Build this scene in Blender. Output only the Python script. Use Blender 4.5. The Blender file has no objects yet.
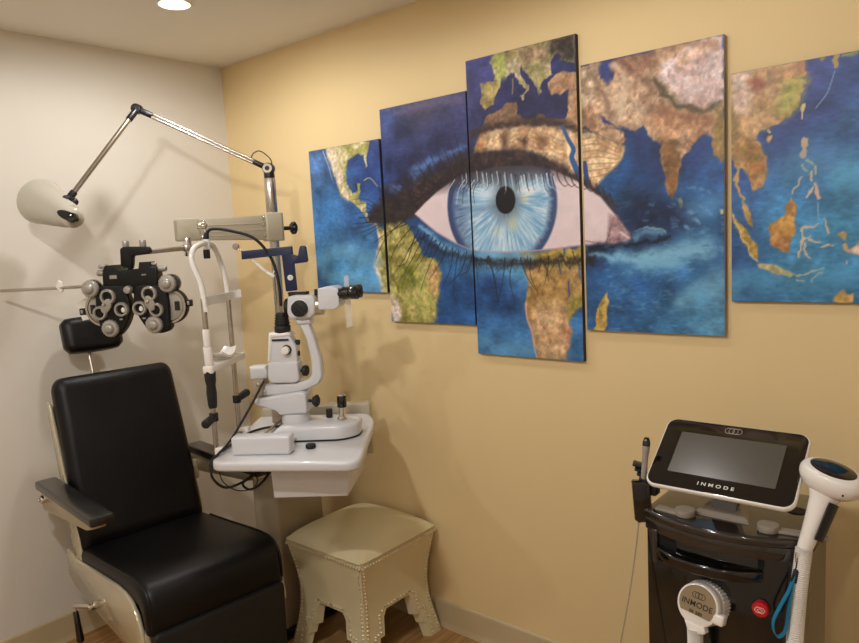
import bpy, bmesh, math, random
import numpy as np
from mathutils import Vector, Matrix, Euler
random.seed(4)
SC = bpy.context.scene
COL = SC.collection
R = math.radians
V = Vector

# ---------------------------------------------------------------- materials
def lin(c):
    return tuple(((v/255)/12.92 if v/255 <= .04045 else ((v/255+.055)/1.055)**2.4) for v in c) + (1,)
def mat(name, rgb, rough=.5, metal=0, var=.06, scale=30, bump=0, bscale=200, coat=0, spec=.5, alpha=1, trans=0):
    m = bpy.data.materials.new(name); m.use_nodes = True
    nt = m.node_tree; b = nt.nodes['Principled BSDF']
    c = lin(rgb)
    tc = nt.nodes.new('ShaderNodeTexCoord')
    nz = nt.nodes.new('ShaderNodeTexNoise'); nz.inputs['Scale'].default_value = scale; nz.inputs['Detail'].default_value = 4
    nt.links.new(tc.outputs['Object'], nz.inputs['Vector'])
    mx = nt.nodes.new('ShaderNodeMix'); mx.data_type = 'RGBA'
    mx.inputs[6].default_value = tuple(min(1, x*(1-var)) for x in c[:3])+(1,)
    mx.inputs[7].default_value = tuple(min(1, x*(1+var)) for x in c[:3])+(1,)
    nt.links.new(nz.outputs['Fac'], mx.inputs[0]); nt.links.new(mx.outputs[2], b.inputs['Base Color'])
    b.inputs['Roughness'].default_value = rough; b.inputs['Metallic'].default_value = metal
    b.inputs['Specular IOR Level'].default_value = spec
    b.inputs['Coat Weight'].default_value = coat; b.inputs['Coat Roughness'].default_value = .08
    b.inputs['Alpha'].default_value = alpha; b.inputs['Transmission Weight'].default_value = trans
    if bump:
        n2 = nt.nodes.new('ShaderNodeTexNoise'); n2.inputs['Scale'].default_value = bscale; n2.inputs['Detail'].default_value = 3
        nt.links.new(tc.outputs['Object'], n2.inputs['Vector'])
        bp = nt.nodes.new('ShaderNodeBump'); bp.inputs['Strength'].default_value = bump; bp.inputs['Distance'].default_value = .002
        nt.links.new(n2.outputs['Fac'], bp.inputs['Height']); nt.links.new(bp.outputs['Normal'], b.inputs['Normal'])
    return m
def emit(name, rgb, s):
    m = bpy.data.materials.new(name); m.use_nodes = True
    b = m.node_tree.nodes['Principled BSDF']; b.inputs['Base Color'].default_value = lin(rgb)
    b.inputs['Emission Color'].default_value = lin(rgb); b.inputs['Emission Strength'].default_value = s
    return m

M = dict(
 tan=mat('tan_paint', (229,203,152), .62, var=.025, scale=3, bump=.12, bscale=260, spec=.3),
 cream=mat('cream_paint', (224,216,203), .6, var=.02, scale=3, bump=.12, bscale=260, spec=.3),
 ceil=mat('ceiling_paint', (240,234,224), .8, var=.02, scale=4, bump=.2, bscale=120, spec=.2),
 base=mat('baseboard_vinyl', (190,170,134), .35, var=.03, scale=6),
 steel=mat('brushed_steel', (190,182,172), .24, 1, var=.08, scale=60),
 chrome=mat('chrome', (225,222,218), .1, 1, var=.03),
 black=mat('black_plastic', (18,17,17), .38, var=.1, scale=50, bump=.15),
 rubber=mat('black_rubber', (20,19,19), .6, var=.1, scale=60),
 armpad=mat('black_arm_pad', (22,19,18), .3, var=.1, scale=40, coat=.3),
 gloss=mat('gloss_black_plastic', (13,11,10), .1, var=.1, coat=.5),
 deck=mat('deck_smoked_plastic', (42,36,32), .12, var=.1, coat=.6),
 grey=mat('grey_plastic', (150,140,128), .42, var=.05),
 leather=mat('black_leather', (13,11,12), .36, var=.15, scale=40, bump=.4, bscale=330, spec=.3),
 leather_matt=mat('black_vinyl', (15,14,15), .55, var=.15, scale=40, bump=.4, bscale=330),
 shell=mat('champagne_enamel', (205,194,166), .16, .35, var=.03, coat=.5),
 bracket=mat('satin_aluminium', (196,182,150), .28, .8, var=.05),
 white=mat('white_enamel', (212,211,213), .28, var=.02, coat=.2),
 whitep=mat('white_plastic', (236,230,222), .22, var=.02, coat=.3),
 beige=mat('beige_enamel', (176,166,143), .36, var=.03, coat=.1),
 column=mat('column_enamel', (168,152,128), .42, var=.04),
 lamp=mat('lamp_enamel', (186,180,164), .2, var=.03, coat=.5),
 dial=mat('ivory_dial', (164,158,148), .32, .35, var=.18, scale=160),
 lens=mat('dark_lens', (9,9,10), .25, var=.05, spec=.3),
 phblack=mat('phoropter_black', (13,12,12), .4, var=.1, scale=60, spec=.3),
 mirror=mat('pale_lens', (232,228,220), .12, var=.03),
 navy=mat('navy_enamel', (20,32,68), .38, var=.06),
 stool=mat('cream_leatherette', (216,203,164), .42, var=.05, scale=9, bump=.3, bscale=420),
 nail=mat('nickel_nail', (232,222,196), .3, .7, var=.05),
 blue=mat('teal_webbing', (22,122,160), .6, var=.1, scale=200, bump=.4, bscale=700),
 red=mat('red_plastic', (196,22,34), .3, var=.05),
 gold=mat('champagne_label', (158,140,112), .35, .5, var=.04),
 screen=mat('screen_glass', (84,79,71), .22, var=.05, scale=8),
 print_w=mat('white_print', (228,222,210), .5, var=.02),
 print_g=mat('grey_print', (150,142,130), .5, var=.02),
 print_k=mat('dark_print', (34,28,24), .5, var=.02),
 clear=mat('clear_acrylic', (240,238,232), .1, var=.01, alpha=.35),
 void=mat('dark_recess', (8,7,7), .7, var=.1),
 glow=emit('lamp_glow', (255,240,214), 6.0),
 dim=mat('lamp_inside', (220,214,196), .5),
)
def wood():
    m = bpy.data.materials.new('oak_laminate'); m.use_nodes = True
    nt = m.node_tree; N = nt.nodes; Lk = nt.links; b = N['Principled BSDF']
    tc = N.new('ShaderNodeTexCoord'); mp = N.new('ShaderNodeMapping'); mp.inputs['Rotation'].default_value = (0,0,R(90))
    Lk.new(tc.outputs['Object'], mp.inputs['Vector'])
    br = N.new('ShaderNodeTexBrick'); br.inputs['Scale'].default_value = 1; br.offset = .37
    br.inputs['Brick Width'].default_value = 1.25; br.inputs['Row Height'].default_value = .13; br.inputs['Mortar Size'].default_value = .0012
    br.inputs['Color1'].default_value = lin((176,134,84)); br.inputs['Color2'].default_value = lin((196,154,102)); br.inputs['Mortar'].default_value = lin((92,66,40))
    Lk.new(mp.outputs[0], br.inputs['Vector'])
    m2 = N.new('ShaderNodeMapping'); m2.inputs['Scale'].default_value = (2.2,26,1); Lk.new(mp.outputs[0], m2.inputs['Vector'])
    nz = N.new('ShaderNodeTexNoise'); nz.inputs['Scale'].default_value = 1.6; nz.inputs['Detail'].default_value = 7; nz.inputs['Distortion'].default_value = .8
    Lk.new(m2.outputs[0], nz.inputs['Vector'])
    cr = N.new('ShaderNodeValToRGB'); cr.color_ramp.elements[0].position = .3; cr.color_ramp.elements[0].color = (.45,.42,.4,1); cr.color_ramp.elements[1].position = .72; cr.color_ramp.elements[1].color = (1.12,1.1,1.08,1)
    Lk.new(nz.outputs['Fac'], cr.inputs[0])
    mx = N.new('ShaderNodeMix'); mx.data_type = 'RGBA'; mx.blend_type = 'MULTIPLY'; mx.inputs[0].default_value = .85
    Lk.new(br.outputs['Color'], mx.inputs[6]); Lk.new(cr.outputs[0], mx.inputs[7]); Lk.new(mx.outputs[2], b.inputs['Base Color'])
    b.inputs['Roughness'].default_value = .38
    return m
M['wood'] = wood()

# ---------------------------------------------------------------- mesh builder
def rrect(x0,y0,x1,y1,r,n=6):
    pts=[]
    for cx,cy,a in ((x1-r,y1-r,0),(x0+r,y1-r,90),(x0+r,y0+r,180),(x1-r,y0+r,270)):
        for i in range(n+1):
            t=R(a+90*i/n); pts.append((cx+r*math.cos(t),cy+r*math.sin(t)))
    return pts
def circ(cx,cy,r,n=24,ry=None):
    return [(cx+r*math.cos(2*math.pi*i/n),cy+(ry or r)*math.sin(2*math.pi*i/n)) for i in range(n)]
def catmull(pts, k=8, closed=False):
    P=[V(p) for p in pts]; out=[]; n=len(P)
    if n<3: return P
    rng=range(n if closed else n-1)
    for i in rng:
        g=(lambda j:P[j%n]) if closed else (lambda j:P[max(0,min(n-1,j))])
        a,b,c,d=g(i-1),g(i),g(i+1),g(i+2)
        for j in range(k):
            t=j/k
            out.append(.5*((2*b)+(c-a)*t+(2*a-5*b+4*c-d)*t*t+(3*b-a-3*c+d)*t**3))
    if not closed: out.append(P[-1])
    return out
def smooth2(pts,k=4):
    return [(p.x,p.y) for p in catmull([(a,b,0) for a,b in pts],k,True)]
def frame(o, th=0, tilt=0):
    return Matrix.Translation(V(o)) @ Matrix.Rotation(th,4,'Z') @ Matrix.Rotation(tilt,4,'X')
WM = {}     # world matrix of every thing
class MB:
    def __init__(s, F=None): s.bm=bmesh.new(); s.F=F or Matrix.Identity(4)
    def _m(s, t, X=None):
        if X is not None: bmesh.ops.transform(t, matrix=X, verts=t.verts)
        me=bpy.data.meshes.new('tmp'); t.to_mesh(me); t.free(); s.bm.from_mesh(me); bpy.data.meshes.remove(me)
        return s
    def box(s, c, d, bev=0, rot=None, seg=3):
        t=bmesh.new(); bmesh.ops.create_cube(t,size=1); bmesh.ops.scale(t,vec=d,verts=t.verts)
        if bev: bmesh.ops.bevel(t,geom=t.edges[:],offset=bev,segments=seg,profile=.5,affect='EDGES')
        X=Matrix.Translation(V(c))
        if rot is not None: X=X@Euler(rot).to_matrix().to_4x4()
        return s._m(t,X)
    def cyl(s, p0, p1, r0, r1=None, n=28, bev=0):
        p0,p1=V(p0),V(p1); r1=r0 if r1 is None else r1; L=(p1-p0).length
        b=min(bev,.45*L,.9*min(r0,r1)) if bev else 0
        prof=[(0,0),(r0-b,0),(r0-b*.3,b*.3),(r0,b),(r1,L-b),(r1-b*.3,L-b*.3),(r1-b,L),(0,L)] if b else [(0,0),(r0,0),(r1,L),(0,L)]
        return s.lathe(prof,p0,p1-p0,n)
    def lathe(s, prof, o, axis, n=32):
        t=bmesh.new(); rings=[]
        for r,z in prof:
            if r<1e-6: rings.append([t.verts.new((0,0,z))])
            else: rings.append([t.verts.new((r*math.cos(2*math.pi*i/n),r*math.sin(2*math.pi*i/n),z)) for i in range(n)])
        for a,b in zip(rings,rings[1:]):
            if len(a)==1 and len(b)==1: continue
            for i in range(n):
                j=(i+1)%n
                if len(a)==1: t.faces.new((a[0],b[j],b[i]))
                elif len(b)==1: t.faces.new((a[i],a[j],b[0]))
                else: t.faces.new((a[i],a[j],b[j],b[i]))
        bmesh.ops.recalc_face_normals(t,faces=t.faces)
        q=V((0,0,1)).rotation_difference(V(axis).normalized()).to_matrix().to_4x4()
        return s._m(t,Matrix.Translation(V(o))@q)
    def tube(s, pts, r, n=10, k=8, caps=True, sm=True, rf=None):
        P=catmull(pts,k) if sm else [V(p) for p in pts]
        t=bmesh.new(); rings=[]; T0=(P[1]-P[0]).normalized(); nx=T0.orthogonal().normalized()
        for i,p in enumerate(P):
            T=(P[min(i+1,len(P)-1)]-P[max(i-1,0)]).normalized()
            nx=(nx-T*nx.dot(T)).normalized(); by=T.cross(nx)
            rr=r if rf is None else r*rf(i/(len(P)-1))
            rings.append([t.verts.new(p+rr*(nx*math.cos(2*math.pi*j/n)+by*math.sin(2*math.pi*j/n))) for j in range(n)])
        for a,b in zip(rings,rings[1:]):
            for j in range(n): t.faces.new((a[j],a[(j+1)%n],b[(j+1)%n],b[j]))
        if caps: t.faces.new(rings[0]); t.faces.new(rings[-1])
        bmesh.ops.recalc_face_normals(t,faces=t.faces)
        return s._m(t)
    def prism(s, pts, o, u, v, depth, bev=0, seg=2):
        """pts (a,b) -> o+a*u+b*v, extruded by depth along u x v (depth centred)"""
        u,v,o=V(u),V(v),V(o); w=u.cross(v).normalized(); t=bmesh.new()
        pts=[p for i,p in enumerate(pts) if math.hypot(p[0]-pts[i-1][0],p[1]-pts[i-1][1])>2e-5]
        lo=[t.verts.new(o+a*u+b*v-w*depth/2) for a,b in pts]; hi=[t.verts.new(o+a*u+b*v+w*depth/2) for a,b in pts]
        n=len(pts); f0=t.faces.new(lo); f1=t.faces.new(hi)
        for i in range(n): t.faces.new((lo[i],lo[(i+1)%n],hi[(i+1)%n],hi[i]))
        bmesh.ops.recalc_face_normals(t,faces=t.faces)
        if bev:
            es=[e for e in t.edges if f0 in e.link_faces or f1 in e.link_faces]
            bmesh.ops.bevel(t,geom=es,offset=bev,segments=seg,profile=.5,affect='EDGES',clamp_overlap=True)
        return s._m(t)
    def ell(s, c, r, rot=None, n=24):
        t=bmesh.new(); bmesh.ops.create_uvsphere(t,u_segments=n,v_segments=n//2,radius=1); bmesh.ops.scale(t,vec=r,verts=t.verts)
        X=Matrix.Translation(V(c))
        if rot is not None: X=X@Euler(rot).to_matrix().to_4x4()
        return s._m(t,X)
    def loft(s, secs, caps=True):
        """closed sections (lists of 3-D points, same count) joined in order"""
        t=bmesh.new(); rings=[[t.verts.new(V(p)) for p in q] for q in secs]; n=len(rings[0])
        for a,b in zip(rings,rings[1:]):
            for j in range(n): t.faces.new((a[j],a[(j+1)%n],b[(j+1)%n],b[j]))
        if caps: t.faces.new(rings[0]); t.faces.new(rings[-1])
        bmesh.ops.recalc_face_normals(t,faces=t.faces)
        return s._m(t)
    def build(s, name, m, parent=None, label=None, angle=38, kind=None, sub=0):
        me=bpy.data.meshes.new(name)
        bmesh.ops.transform(s.bm,matrix=s.F,verts=s.bm.verts)
        if parent is not None: bmesh.ops.transform(s.bm,matrix=WM[parent.name].inverted(),verts=s.bm.verts)
        s.bm.to_mesh(me); s.bm.free()
        me.materials.append(m if not isinstance(m,str) else M[m])
        me.shade_smooth(); me.set_sharp_from_angle(angle=R(angle))
        o=bpy.data.objects.new(name,me); COL.objects.link(o)
        if parent is not None: o.parent=parent; WM[o.name]=WM[parent.name]
        else: WM[o.name]=Matrix.Identity(4)
        if label: o['label']=label
        if kind: o['kind']=kind
        if sub:
            md=o.modifiers.new('subdivision','SUBSURF'); md.levels=sub; md.render_levels=sub
        return o
def thing(name, label, cat, loc, rz=0, group=None):
    o=bpy.data.objects.new(name,None); COL.objects.link(o); o.location=loc; o.rotation_euler=(0,0,rz)
    o.empty_display_size=.05
    WM[o.name]=frame(loc,rz); o['label']=label; o['category']=cat
    if group: o['group']=group
    return o
def tag(o,label,cat,group=None):
    o['label']=label; o['category']=cat
    if group: o['group']=group
    return o
def text(name, s, size, X, m, parent, sx=1, space=1.0, bold=0):
    cu=bpy.data.curves.new('t','FONT'); cu.body=s; cu.size=size; cu.align_x='CENTER'; cu.align_y='CENTER'; cu.extrude=.0002; cu.space_character=space; cu.offset=bold
    ob=bpy.data.objects.new('t',cu); COL.objects.link(ob); bpy.context.view_layer.update()
    me=bpy.data.meshes.new_from_object(ob.evaluated_get(bpy.context.evaluated_depsgraph_get()))
    bpy.data.objects.remove(ob); bpy.data.curves.remove(cu)
    b=MB(X); b.bm.from_mesh(me); bpy.data.meshes.remove(me)
    bmesh.ops.scale(b.bm,vec=(sx,1,1),verts=b.bm.verts)
    return b.build(name,m,parent)

# positions measured in metres, in the frame of the instrument they belong to
A={
 'S0':(1.1629,-0.512,0.92),
 'PH0':(0.6114,-0.8543,1.4415),
 't_FL':(-0.2735,-0.2751,0.0),
 't_FR':(0.1679,-0.3002,0.0),
 't_R':(0.1298,0.1887,0.0),
 't_RB':(0.0908,0.3115,0.0),
 't_near':(-0.33,-0.1586,0.0),
 't_far':(-0.3511,0.0945,0.0),
 't_boxfl':(-0.2435,-0.2217,0.0),
 't_boxfr':(-0.0629,-0.2025,0.0),
 't_basefr':(0.1012,-0.0308,0.0),
 't_basefl':(-0.0941,-0.0861,0.0),
 't_baseR':(0.0912,0.0832,0.0),
 't_puck':(-0.0093,-0.1481,0.0),
 't_LB':(-0.3296,0.2766,0.0),
 't_joy':(-0.011,0.2161,0.0),
 't_k2':(-0.0846,0.2983,0.0),
 'tower':[(-0.1492,0.3577),(-0.0926,0.3538),(-0.0729,0.3148),(-0.0727,0.2616),(-0.1687,0.2649)],
 'towcap':[(-0.1638,0.3641),(-0.0918,0.3649),(-0.0856,0.3517),(-0.15,0.3483),(-0.1627,0.2647),(-0.1766,0.2651)],
 'towlow':[(-0.1718,0.265),(-0.0695,0.2645),(-0.0682,0.2021),(-0.081,0.1918),(-0.1654,0.1932),(-0.1773,0.2115)],
 'armblk':[(-0.2409,0.2506),(-0.1849,0.2523),(-0.1777,0.2294),(-0.1824,0.2087),(-0.2405,0.2045)],
 'armblk2':[(-0.2402,0.2075),(-0.1945,0.209),(-0.1906,0.182),(-0.1996,0.1461),(-0.2394,0.1443)],
 'micarm':[(-0.239,0.1864),(-0.1902,0.1867),(-0.0811,0.1906),(-0.0445,0.1984),(-0.0263,0.2174),(-0.0247,0.2718),(-0.0372,0.337),(-0.0571,0.3893),(-0.0232,0.3891),(-0.0089,0.3418),(0.0086,0.2707),(0.0103,0.2115),(-0.0048,0.1835),(-0.047,0.1645),(-0.1385,0.1504),(-0.2394,0.1443)],
 'mount':[(-0.2257,0.1409),(-0.0591,0.163),(-0.0448,0.1536),(-0.0463,0.0757),(-0.1416,0.0721),(-0.1526,0.0875),(-0.2265,0.1167)],
 'neck':[(-0.1409,0.0812),(-0.0533,0.0789),(-0.0553,0.0518),(-0.14,0.0539)],
 'tknob':[(-0.1053,0.0,0.3053)],
 'sk1':[(-0.0738,0.0,0.3266)],
 'sk2':[(-0.0767,0.0,0.2884)],
 'sk3':[(-0.053,0.0,0.2284)],
 'ck':[(-0.2111,0.0,0.1916),(-0.1932,0.0,0.1652)],
 'dk':[(-0.0108,0.0,0.1258)],
 'cabA':[(-0.1889,0.0,0.2029),(-0.2585,0.0,0.0994),(-0.3014,0.0,0.0304),(-0.3848,0.0,-0.0694)],
 'lamph':[(-0.1274,0.0,0.3686),(-0.121,0.0,0.4339),(-0.1195,0.0,0.4455)],
 'micbody':[(-0.0859,0.4847),(-0.0613,0.4899),(-0.001,0.4873),(0.0079,0.4664),(0.0024,0.4232),(-0.0173,0.4081),(-0.0836,0.4092),(-0.0917,0.431)],
 'micdial':[(-0.0444,0.0,0.4449)],
 'micring':[(-0.0921,0.0,0.4469)],
 'mictube':[(-0.0038,0.0,0.4495),(0.0339,0.0,0.4479)],
 'prism':[(0.0222,0.509),(0.0729,0.5138),(0.092,0.502),(0.0915,0.4471),(0.0716,0.4361),(0.0195,0.4375)],
 'ocu':[(0.0879,0.0,0.4881),(0.1508,0.0,0.49)],
 'topbar':[(-0.0889,0.4982),(-0.0244,0.497),(-0.0253,0.4852),(-0.0859,0.4847)],
 'stem':[(-0.0673,0.4101),(-0.0173,0.4081),(-0.0154,0.3898),(-0.0657,0.3886)],
 'post':[(0.0026,0.0,0.4824),(0.0042,0.0,0.5043)],
 'shield':[(0.1026,0.5406),(0.1173,0.5477),(0.1219,0.3764),(0.1007,0.3693)],
 'nplate':[(-0.2412,0.6443),(-0.0678,0.6521),(-0.0671,0.624),(-0.0469,0.6188),(-0.0392,0.6492),(-0.0311,0.6523),(-0.0205,0.6496),(-0.0159,0.5998),(-0.0216,0.5959),(-0.0644,0.5923),(-0.0611,0.5033),(-0.0976,0.5013),(-0.1026,0.6233),(-0.2418,0.6157)],
 'nwash':[(-0.0777,0.0,0.5475)],
 'nbead':[(-0.2618,0.0,0.6605),(-0.2414,0.0,0.6418)],
 'nrod':[(-0.2142,0.0,0.6165),(-0.197,0.0,0.6033),(-0.1632,0.0,0.5699),(-0.1355,0.0,0.552)],
 'nfoot':[(-0.0889,0.4956),(-0.027,0.4982),(-0.0261,0.4858),(-0.0864,0.4813)],
 'nhook':[(-0.1402,0.0,0.5617),(-0.1286,0.0,0.57)],
 'arch':[(-0.3166,-0.1586,0.4573),(-0.3251,-0.1586,0.5441),(-0.3479,-0.1586,0.6183),(-0.3479,-0.1436,0.6559),(-0.3465,-0.0986,0.6711),(-0.3512,-0.0321,0.6755),(-0.3558,0.0345,0.6664),(-0.3562,0.0845,0.6132),(-0.3453,0.0945,0.5345),(-0.3433,0.0945,0.4739)],
 'nearu':[(-0.3212,-0.1586,0.0031),(-0.3219,-0.1586,0.1437),(-0.3143,-0.1586,0.282),(-0.3189,-0.1586,0.3961),(-0.3154,-0.1586,0.4701)],
 'faru':[(-0.3439,0.0945,-0.0003),(-0.3427,0.0945,0.481)],
 'ngrip':[(-0.3203,-0.1586,0.1436),(-0.3183,-0.1586,0.2756)],
 'band':[(-0.3122,-0.1686,0.4934),(-0.3154,-0.1386,0.4907),(-0.3122,-0.032,0.4909),(-0.3271,0.0945,0.491),(-0.3051,0.1245,0.4947)],
 'chin':[(-0.324,-0.1686,0.294),(-0.3311,-0.032,0.2797),(-0.3197,0.1045,0.2805)],
 'nh':[(-0.3112,-0.1586,0.1135),(-0.322,-0.2286,0.1062)],
 'fh':[(-0.3452,0.0945,0.1147),(-0.335,0.1695,0.1233)],
 'cable':[(-0.35,-0.03,0.6604),(-0.3337,-0.03,0.6862),(-0.2661,-0.03,0.7059),(-0.1856,-0.02,0.6818),(-0.1397,0.0,0.609),(-0.1222,0.0,0.5239),(-0.1208,0.0,0.4525)],
 'fix':[(-0.3662,-0.03,0.7111),(-0.3498,-0.03,0.7003),(-0.3554,-0.03,0.6773),(-0.3594,-0.03,0.6342)],
 'cab2':[(-0.2371,0.2528,0.0),(-0.2737,0.1412,0.0),(-0.3261,0.0403,0.0),(-0.3329,-0.0806,0.0),(-0.2894,-0.2342,0.0)],
 'loops':[(-0.263,-0.29,0.0048),(-0.2663,-0.28,-0.0561),(-0.261,-0.24,-0.1065),(-0.2198,-0.2,-0.102),(-0.1801,-0.15,-0.0936),(-0.1532,-0.1,-0.1013)],
 'loops2':[(-0.1595,-0.15,-0.0906),(-0.1791,-0.16,-0.124),(-0.2103,-0.17,-0.1367),(-0.2282,-0.18,-0.1125),(-0.2134,-0.17,-0.0928),(-0.1731,-0.14,-0.0904)],
 'ubox':[(-0.13731922983792744,-0.06680520106709009),(-0.13438188334769668,-0.15320362851222602),(0.1115199327642345,-0.14644759275571717),(0.1334896045976299,-0.058298958431957315)],
 'cons':[(0.7416,-0.4635,0.9518),(0.8002,-0.4235,0.8903),(1.0651,-0.1907,0.9491),(1.0723,-0.2159,0.7452)],
 'armL':[(0.5243,-0.612,1.6965),(0.5272,-0.6223,1.6138),(0.5526,-0.5743,1.6149)],
 'armc':[(0.5461,-0.6002,1.6537),(0.6607,-0.2657,1.6565)],
 'vcyl':[(0.6077,-0.6326,1.6184),(0.6096,-0.639,1.5669)],
 'rod':[(0.6089,-0.6367,1.5853),(0.6304,-0.7911,1.5772)],
 'poleXY':[0.68,-0.29],
 'hinge':(0.6114,-0.246,1.8853),
 'elbow':(0.3516,-0.6393,2.1266),
 'wrist':(0.3763,-0.9335,1.79),
 'shadew':(0.1908,-0.9596,1.7823),
 'shaden':(0.4439,-0.9675,1.7121),
 'armclip':(0.417,-0.9604,1.7345),
 'pR':[(-0.1208,0.0248),(-0.0348,0.0232),(-0.0256,-0.0091),(-0.0186,-0.0438),(-0.0257,-0.0829),(-0.0451,-0.1216),(-0.0736,-0.1502),(-0.0996,-0.154),(-0.1285,-0.1379),(-0.1394,-0.0976),(-0.1446,-0.043),(-0.1392,-0.0038)],
 'pL':[(0.0094,0.0211),(0.0908,0.0197),(0.1143,-0.0058),(0.1195,-0.055),(0.1168,-0.104),(0.1174,-0.1287),(0.0996,-0.1452),(0.069,-0.1473),(0.0396,-0.1377),(0.0131,-0.0994),(-0.005,-0.0542),(-0.005,-0.0198)],
 'pdial':[(-0.1545,0.0,0.019),(0.1238,0.0,0.0244),(-0.0962,0.0,-0.1228),(0.063,0.0,-0.1164)],
 'pring':[(-0.0933,0.0,-0.0118),(-0.1274,0.0,-0.0674),(-0.0485,0.0,-0.0582),(0.0563,0.0,-0.008),(0.0762,0.0,-0.0653),(0.0175,0.0,-0.0567)],
 'pwheel':[(-0.1295,0.0,-0.0545),(0.1124,0.0,-0.0556)],
 'plug':[(0.1803,0.0,-0.0489),(-0.2097,0.0,-0.0623)],
 'pbridge':[(-0.1088,0.078),(-0.0976,0.0969),(-0.0597,0.0975),(-0.0512,0.0825),(-0.0389,0.0795),(0.0216,0.0804),(0.0264,0.1029),(0.0615,0.1026),(0.0674,0.0864),(0.0871,0.083),(0.0843,0.0258),(-0.1122,0.0332)],
 'pknob':[(-0.0186,0.0,0.0092)],
 'pside':[(-0.1182,0.0,0.0941),(-0.1258,0.0,0.0715),(0.1039,0.0,0.0763),(0.0706,0.0,0.0935)],
 'ppost':[(-0.0183,0.0,0.0833),(-0.0117,0.0,0.1459)],
 'pplate':[(-0.0693,0.0,0.0556),(0.0405,0.0,0.0586)],
 'pbrk':[(-0.033,0.1522),(-0.0189,0.159),(0.0665,0.1546),(0.0729,0.1408),(0.0694,0.1297),(0.0088,0.1252),(0.0033,0.0877),(-0.0365,0.0897)],
 'pbk':[(-0.0166,0.0,0.1664),(0.0451,0.0,0.1662)],
 'prod':[(0.4531,-0.9181,1.4674),(0.0857,-1.0973,1.463)],
 'pclip':(0.2805,-0.9374,1.476),
 'pcard':(0.3125,-0.9176,1.3853),
}
CAMC=(2.97397, -2.06797, 1.57063)
CAMP=(2.272101, -0.116506, -0.052301, 701.407346)
EXPO=0.0
ART_GAIN=1.0
LIGHTS=[(.66,-.63,'round recessed ceiling light glowing above the examination chair',7.0,'AREA'),(1.9,-2.0,'round recessed ceiling light out of frame in the middle of the room',88),(.75,-2.3,'round recessed ceiling light behind the viewer on the left',28),(2.9,-2.6,'round recessed ceiling light behind the viewer on the right',26),(2.0,-.6,'round recessed ceiling light just above the canvas prints, out of frame',1.8,'AREA')]
# artwork of the five canvases: outlines and strokes in wall millimetres with print colours
ART_BASE=[((635,1934),(72,110,165)),((693,1697),(52,112,172)),((701,1462),(66,138,192)),((855,1460),(80,150,200)),((615,1384),(50,100,160)),((905,1684),(45,88,150)),((1002,1816),(40,70,140)),((927,1602),(60,115,170)),((985,1418),(70,140,195)),((1075,2045),(58,74,130)),((1254,2055),(72,66,108)),((1441,2053),(60,60,112)),((1146,1953),(46,54,105)),((1342,1928),(42,44,90)),((1086,1846),(40,52,105)),((1240,1849),(38,42,80)),((1422,1882),(40,48,92)),((1269,1549),(34,72,124)),((1361,1491),(44,98,152)),((1306,1379),(38,82,145)),((1419,1287),(40,90,155)),((1223,1608),(36,70,120)),((1447,1380),(36,78,140)),((1479,2115),(62,62,125)),((1534,2165),(70,72,138)),((1611,2058),(44,44,95)),((1688,1997),(42,42,88)),((1782,1973),(40,40,84)),((1503,1992),(48,50,102)),((1840,2081),(38,44,92)),((1894,2101),(36,40,84)),((1542,1501),(90,165,205)),((1646,1492),(88,160,200)),((1488,1481),(66,130,180)),((1536,1398),(34,66,124)),((1577,1345),(38,82,146)),((1528,1236),(56,112,170)),((1611,1187),(64,124,180)),((1886,1252),(58,118,176)),((1871,1350),(46,96,160)),((1976,2011),(40,50,112)),((1990,1899),(40,52,110)),((2099,1802),(26,44,92)),((2035,1764),(30,78,140)),((1985,1694),(32,84,146)),((2160,1751),(28,48,100)),((2247,1770),(34,66,138)),((2316,1735),(50,100,170)),((2308,1804),(38,62,130)),((2096,1625),(20,38,76)),((2158,1606),(32,76,134)),((2217,1646),(40,92,152)),((2274,1585),(54,118,176)),((2316,1597),(44,100,164)),((2245,1530),(56,124,182)),((2157,1533),(26,56,104)),((2094,1517),(30,68,118)),((2029,1489),(62,128,182)),((2109,1481),(94,164,205)),((2192,1491),(84,152,198)),((1962,1484),(22,48,90)),((1995,1430),(40,94,156)),((2092,1399),(34,82,142)),((2185,1384),(36,88,146)),((2273,1443),(40,96,154)),((2091,1323),(46,104,164)),((1957,1287),(44,98,160)),((2243,1326),(72,138,182)),((2314,1357),(84,148,190)),((2314,1270),(86,150,190)),((2183,1265),(58,120,172)),((2563,1944),(58,72,140)),((2640,1954),(56,80,142)),((2587,1842),(54,74,142)),((2642,1810),(60,104,160)),((2518,1853),(52,66,136)),((2483,1756),(52,80,148)),((2577,1745),(56,100,160)),((2644,1663),(68,140,184)),((2624,1540),(66,142,188)),((2531,1648),(58,124,180)),((2459,1601),(62,134,188)),((2408,1631),(54,104,168)),((2369,1469),(44,84,146)),((2369,1538),(46,92,156)),((2434,1413),(58,128,180)),((2533,1453),(66,142,190)),((2508,1546),(62,138,188)),((2603,1400),(58,130,180)),((2396,1372),(52,116,172)),((2369,1689),(50,80,148))]
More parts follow.
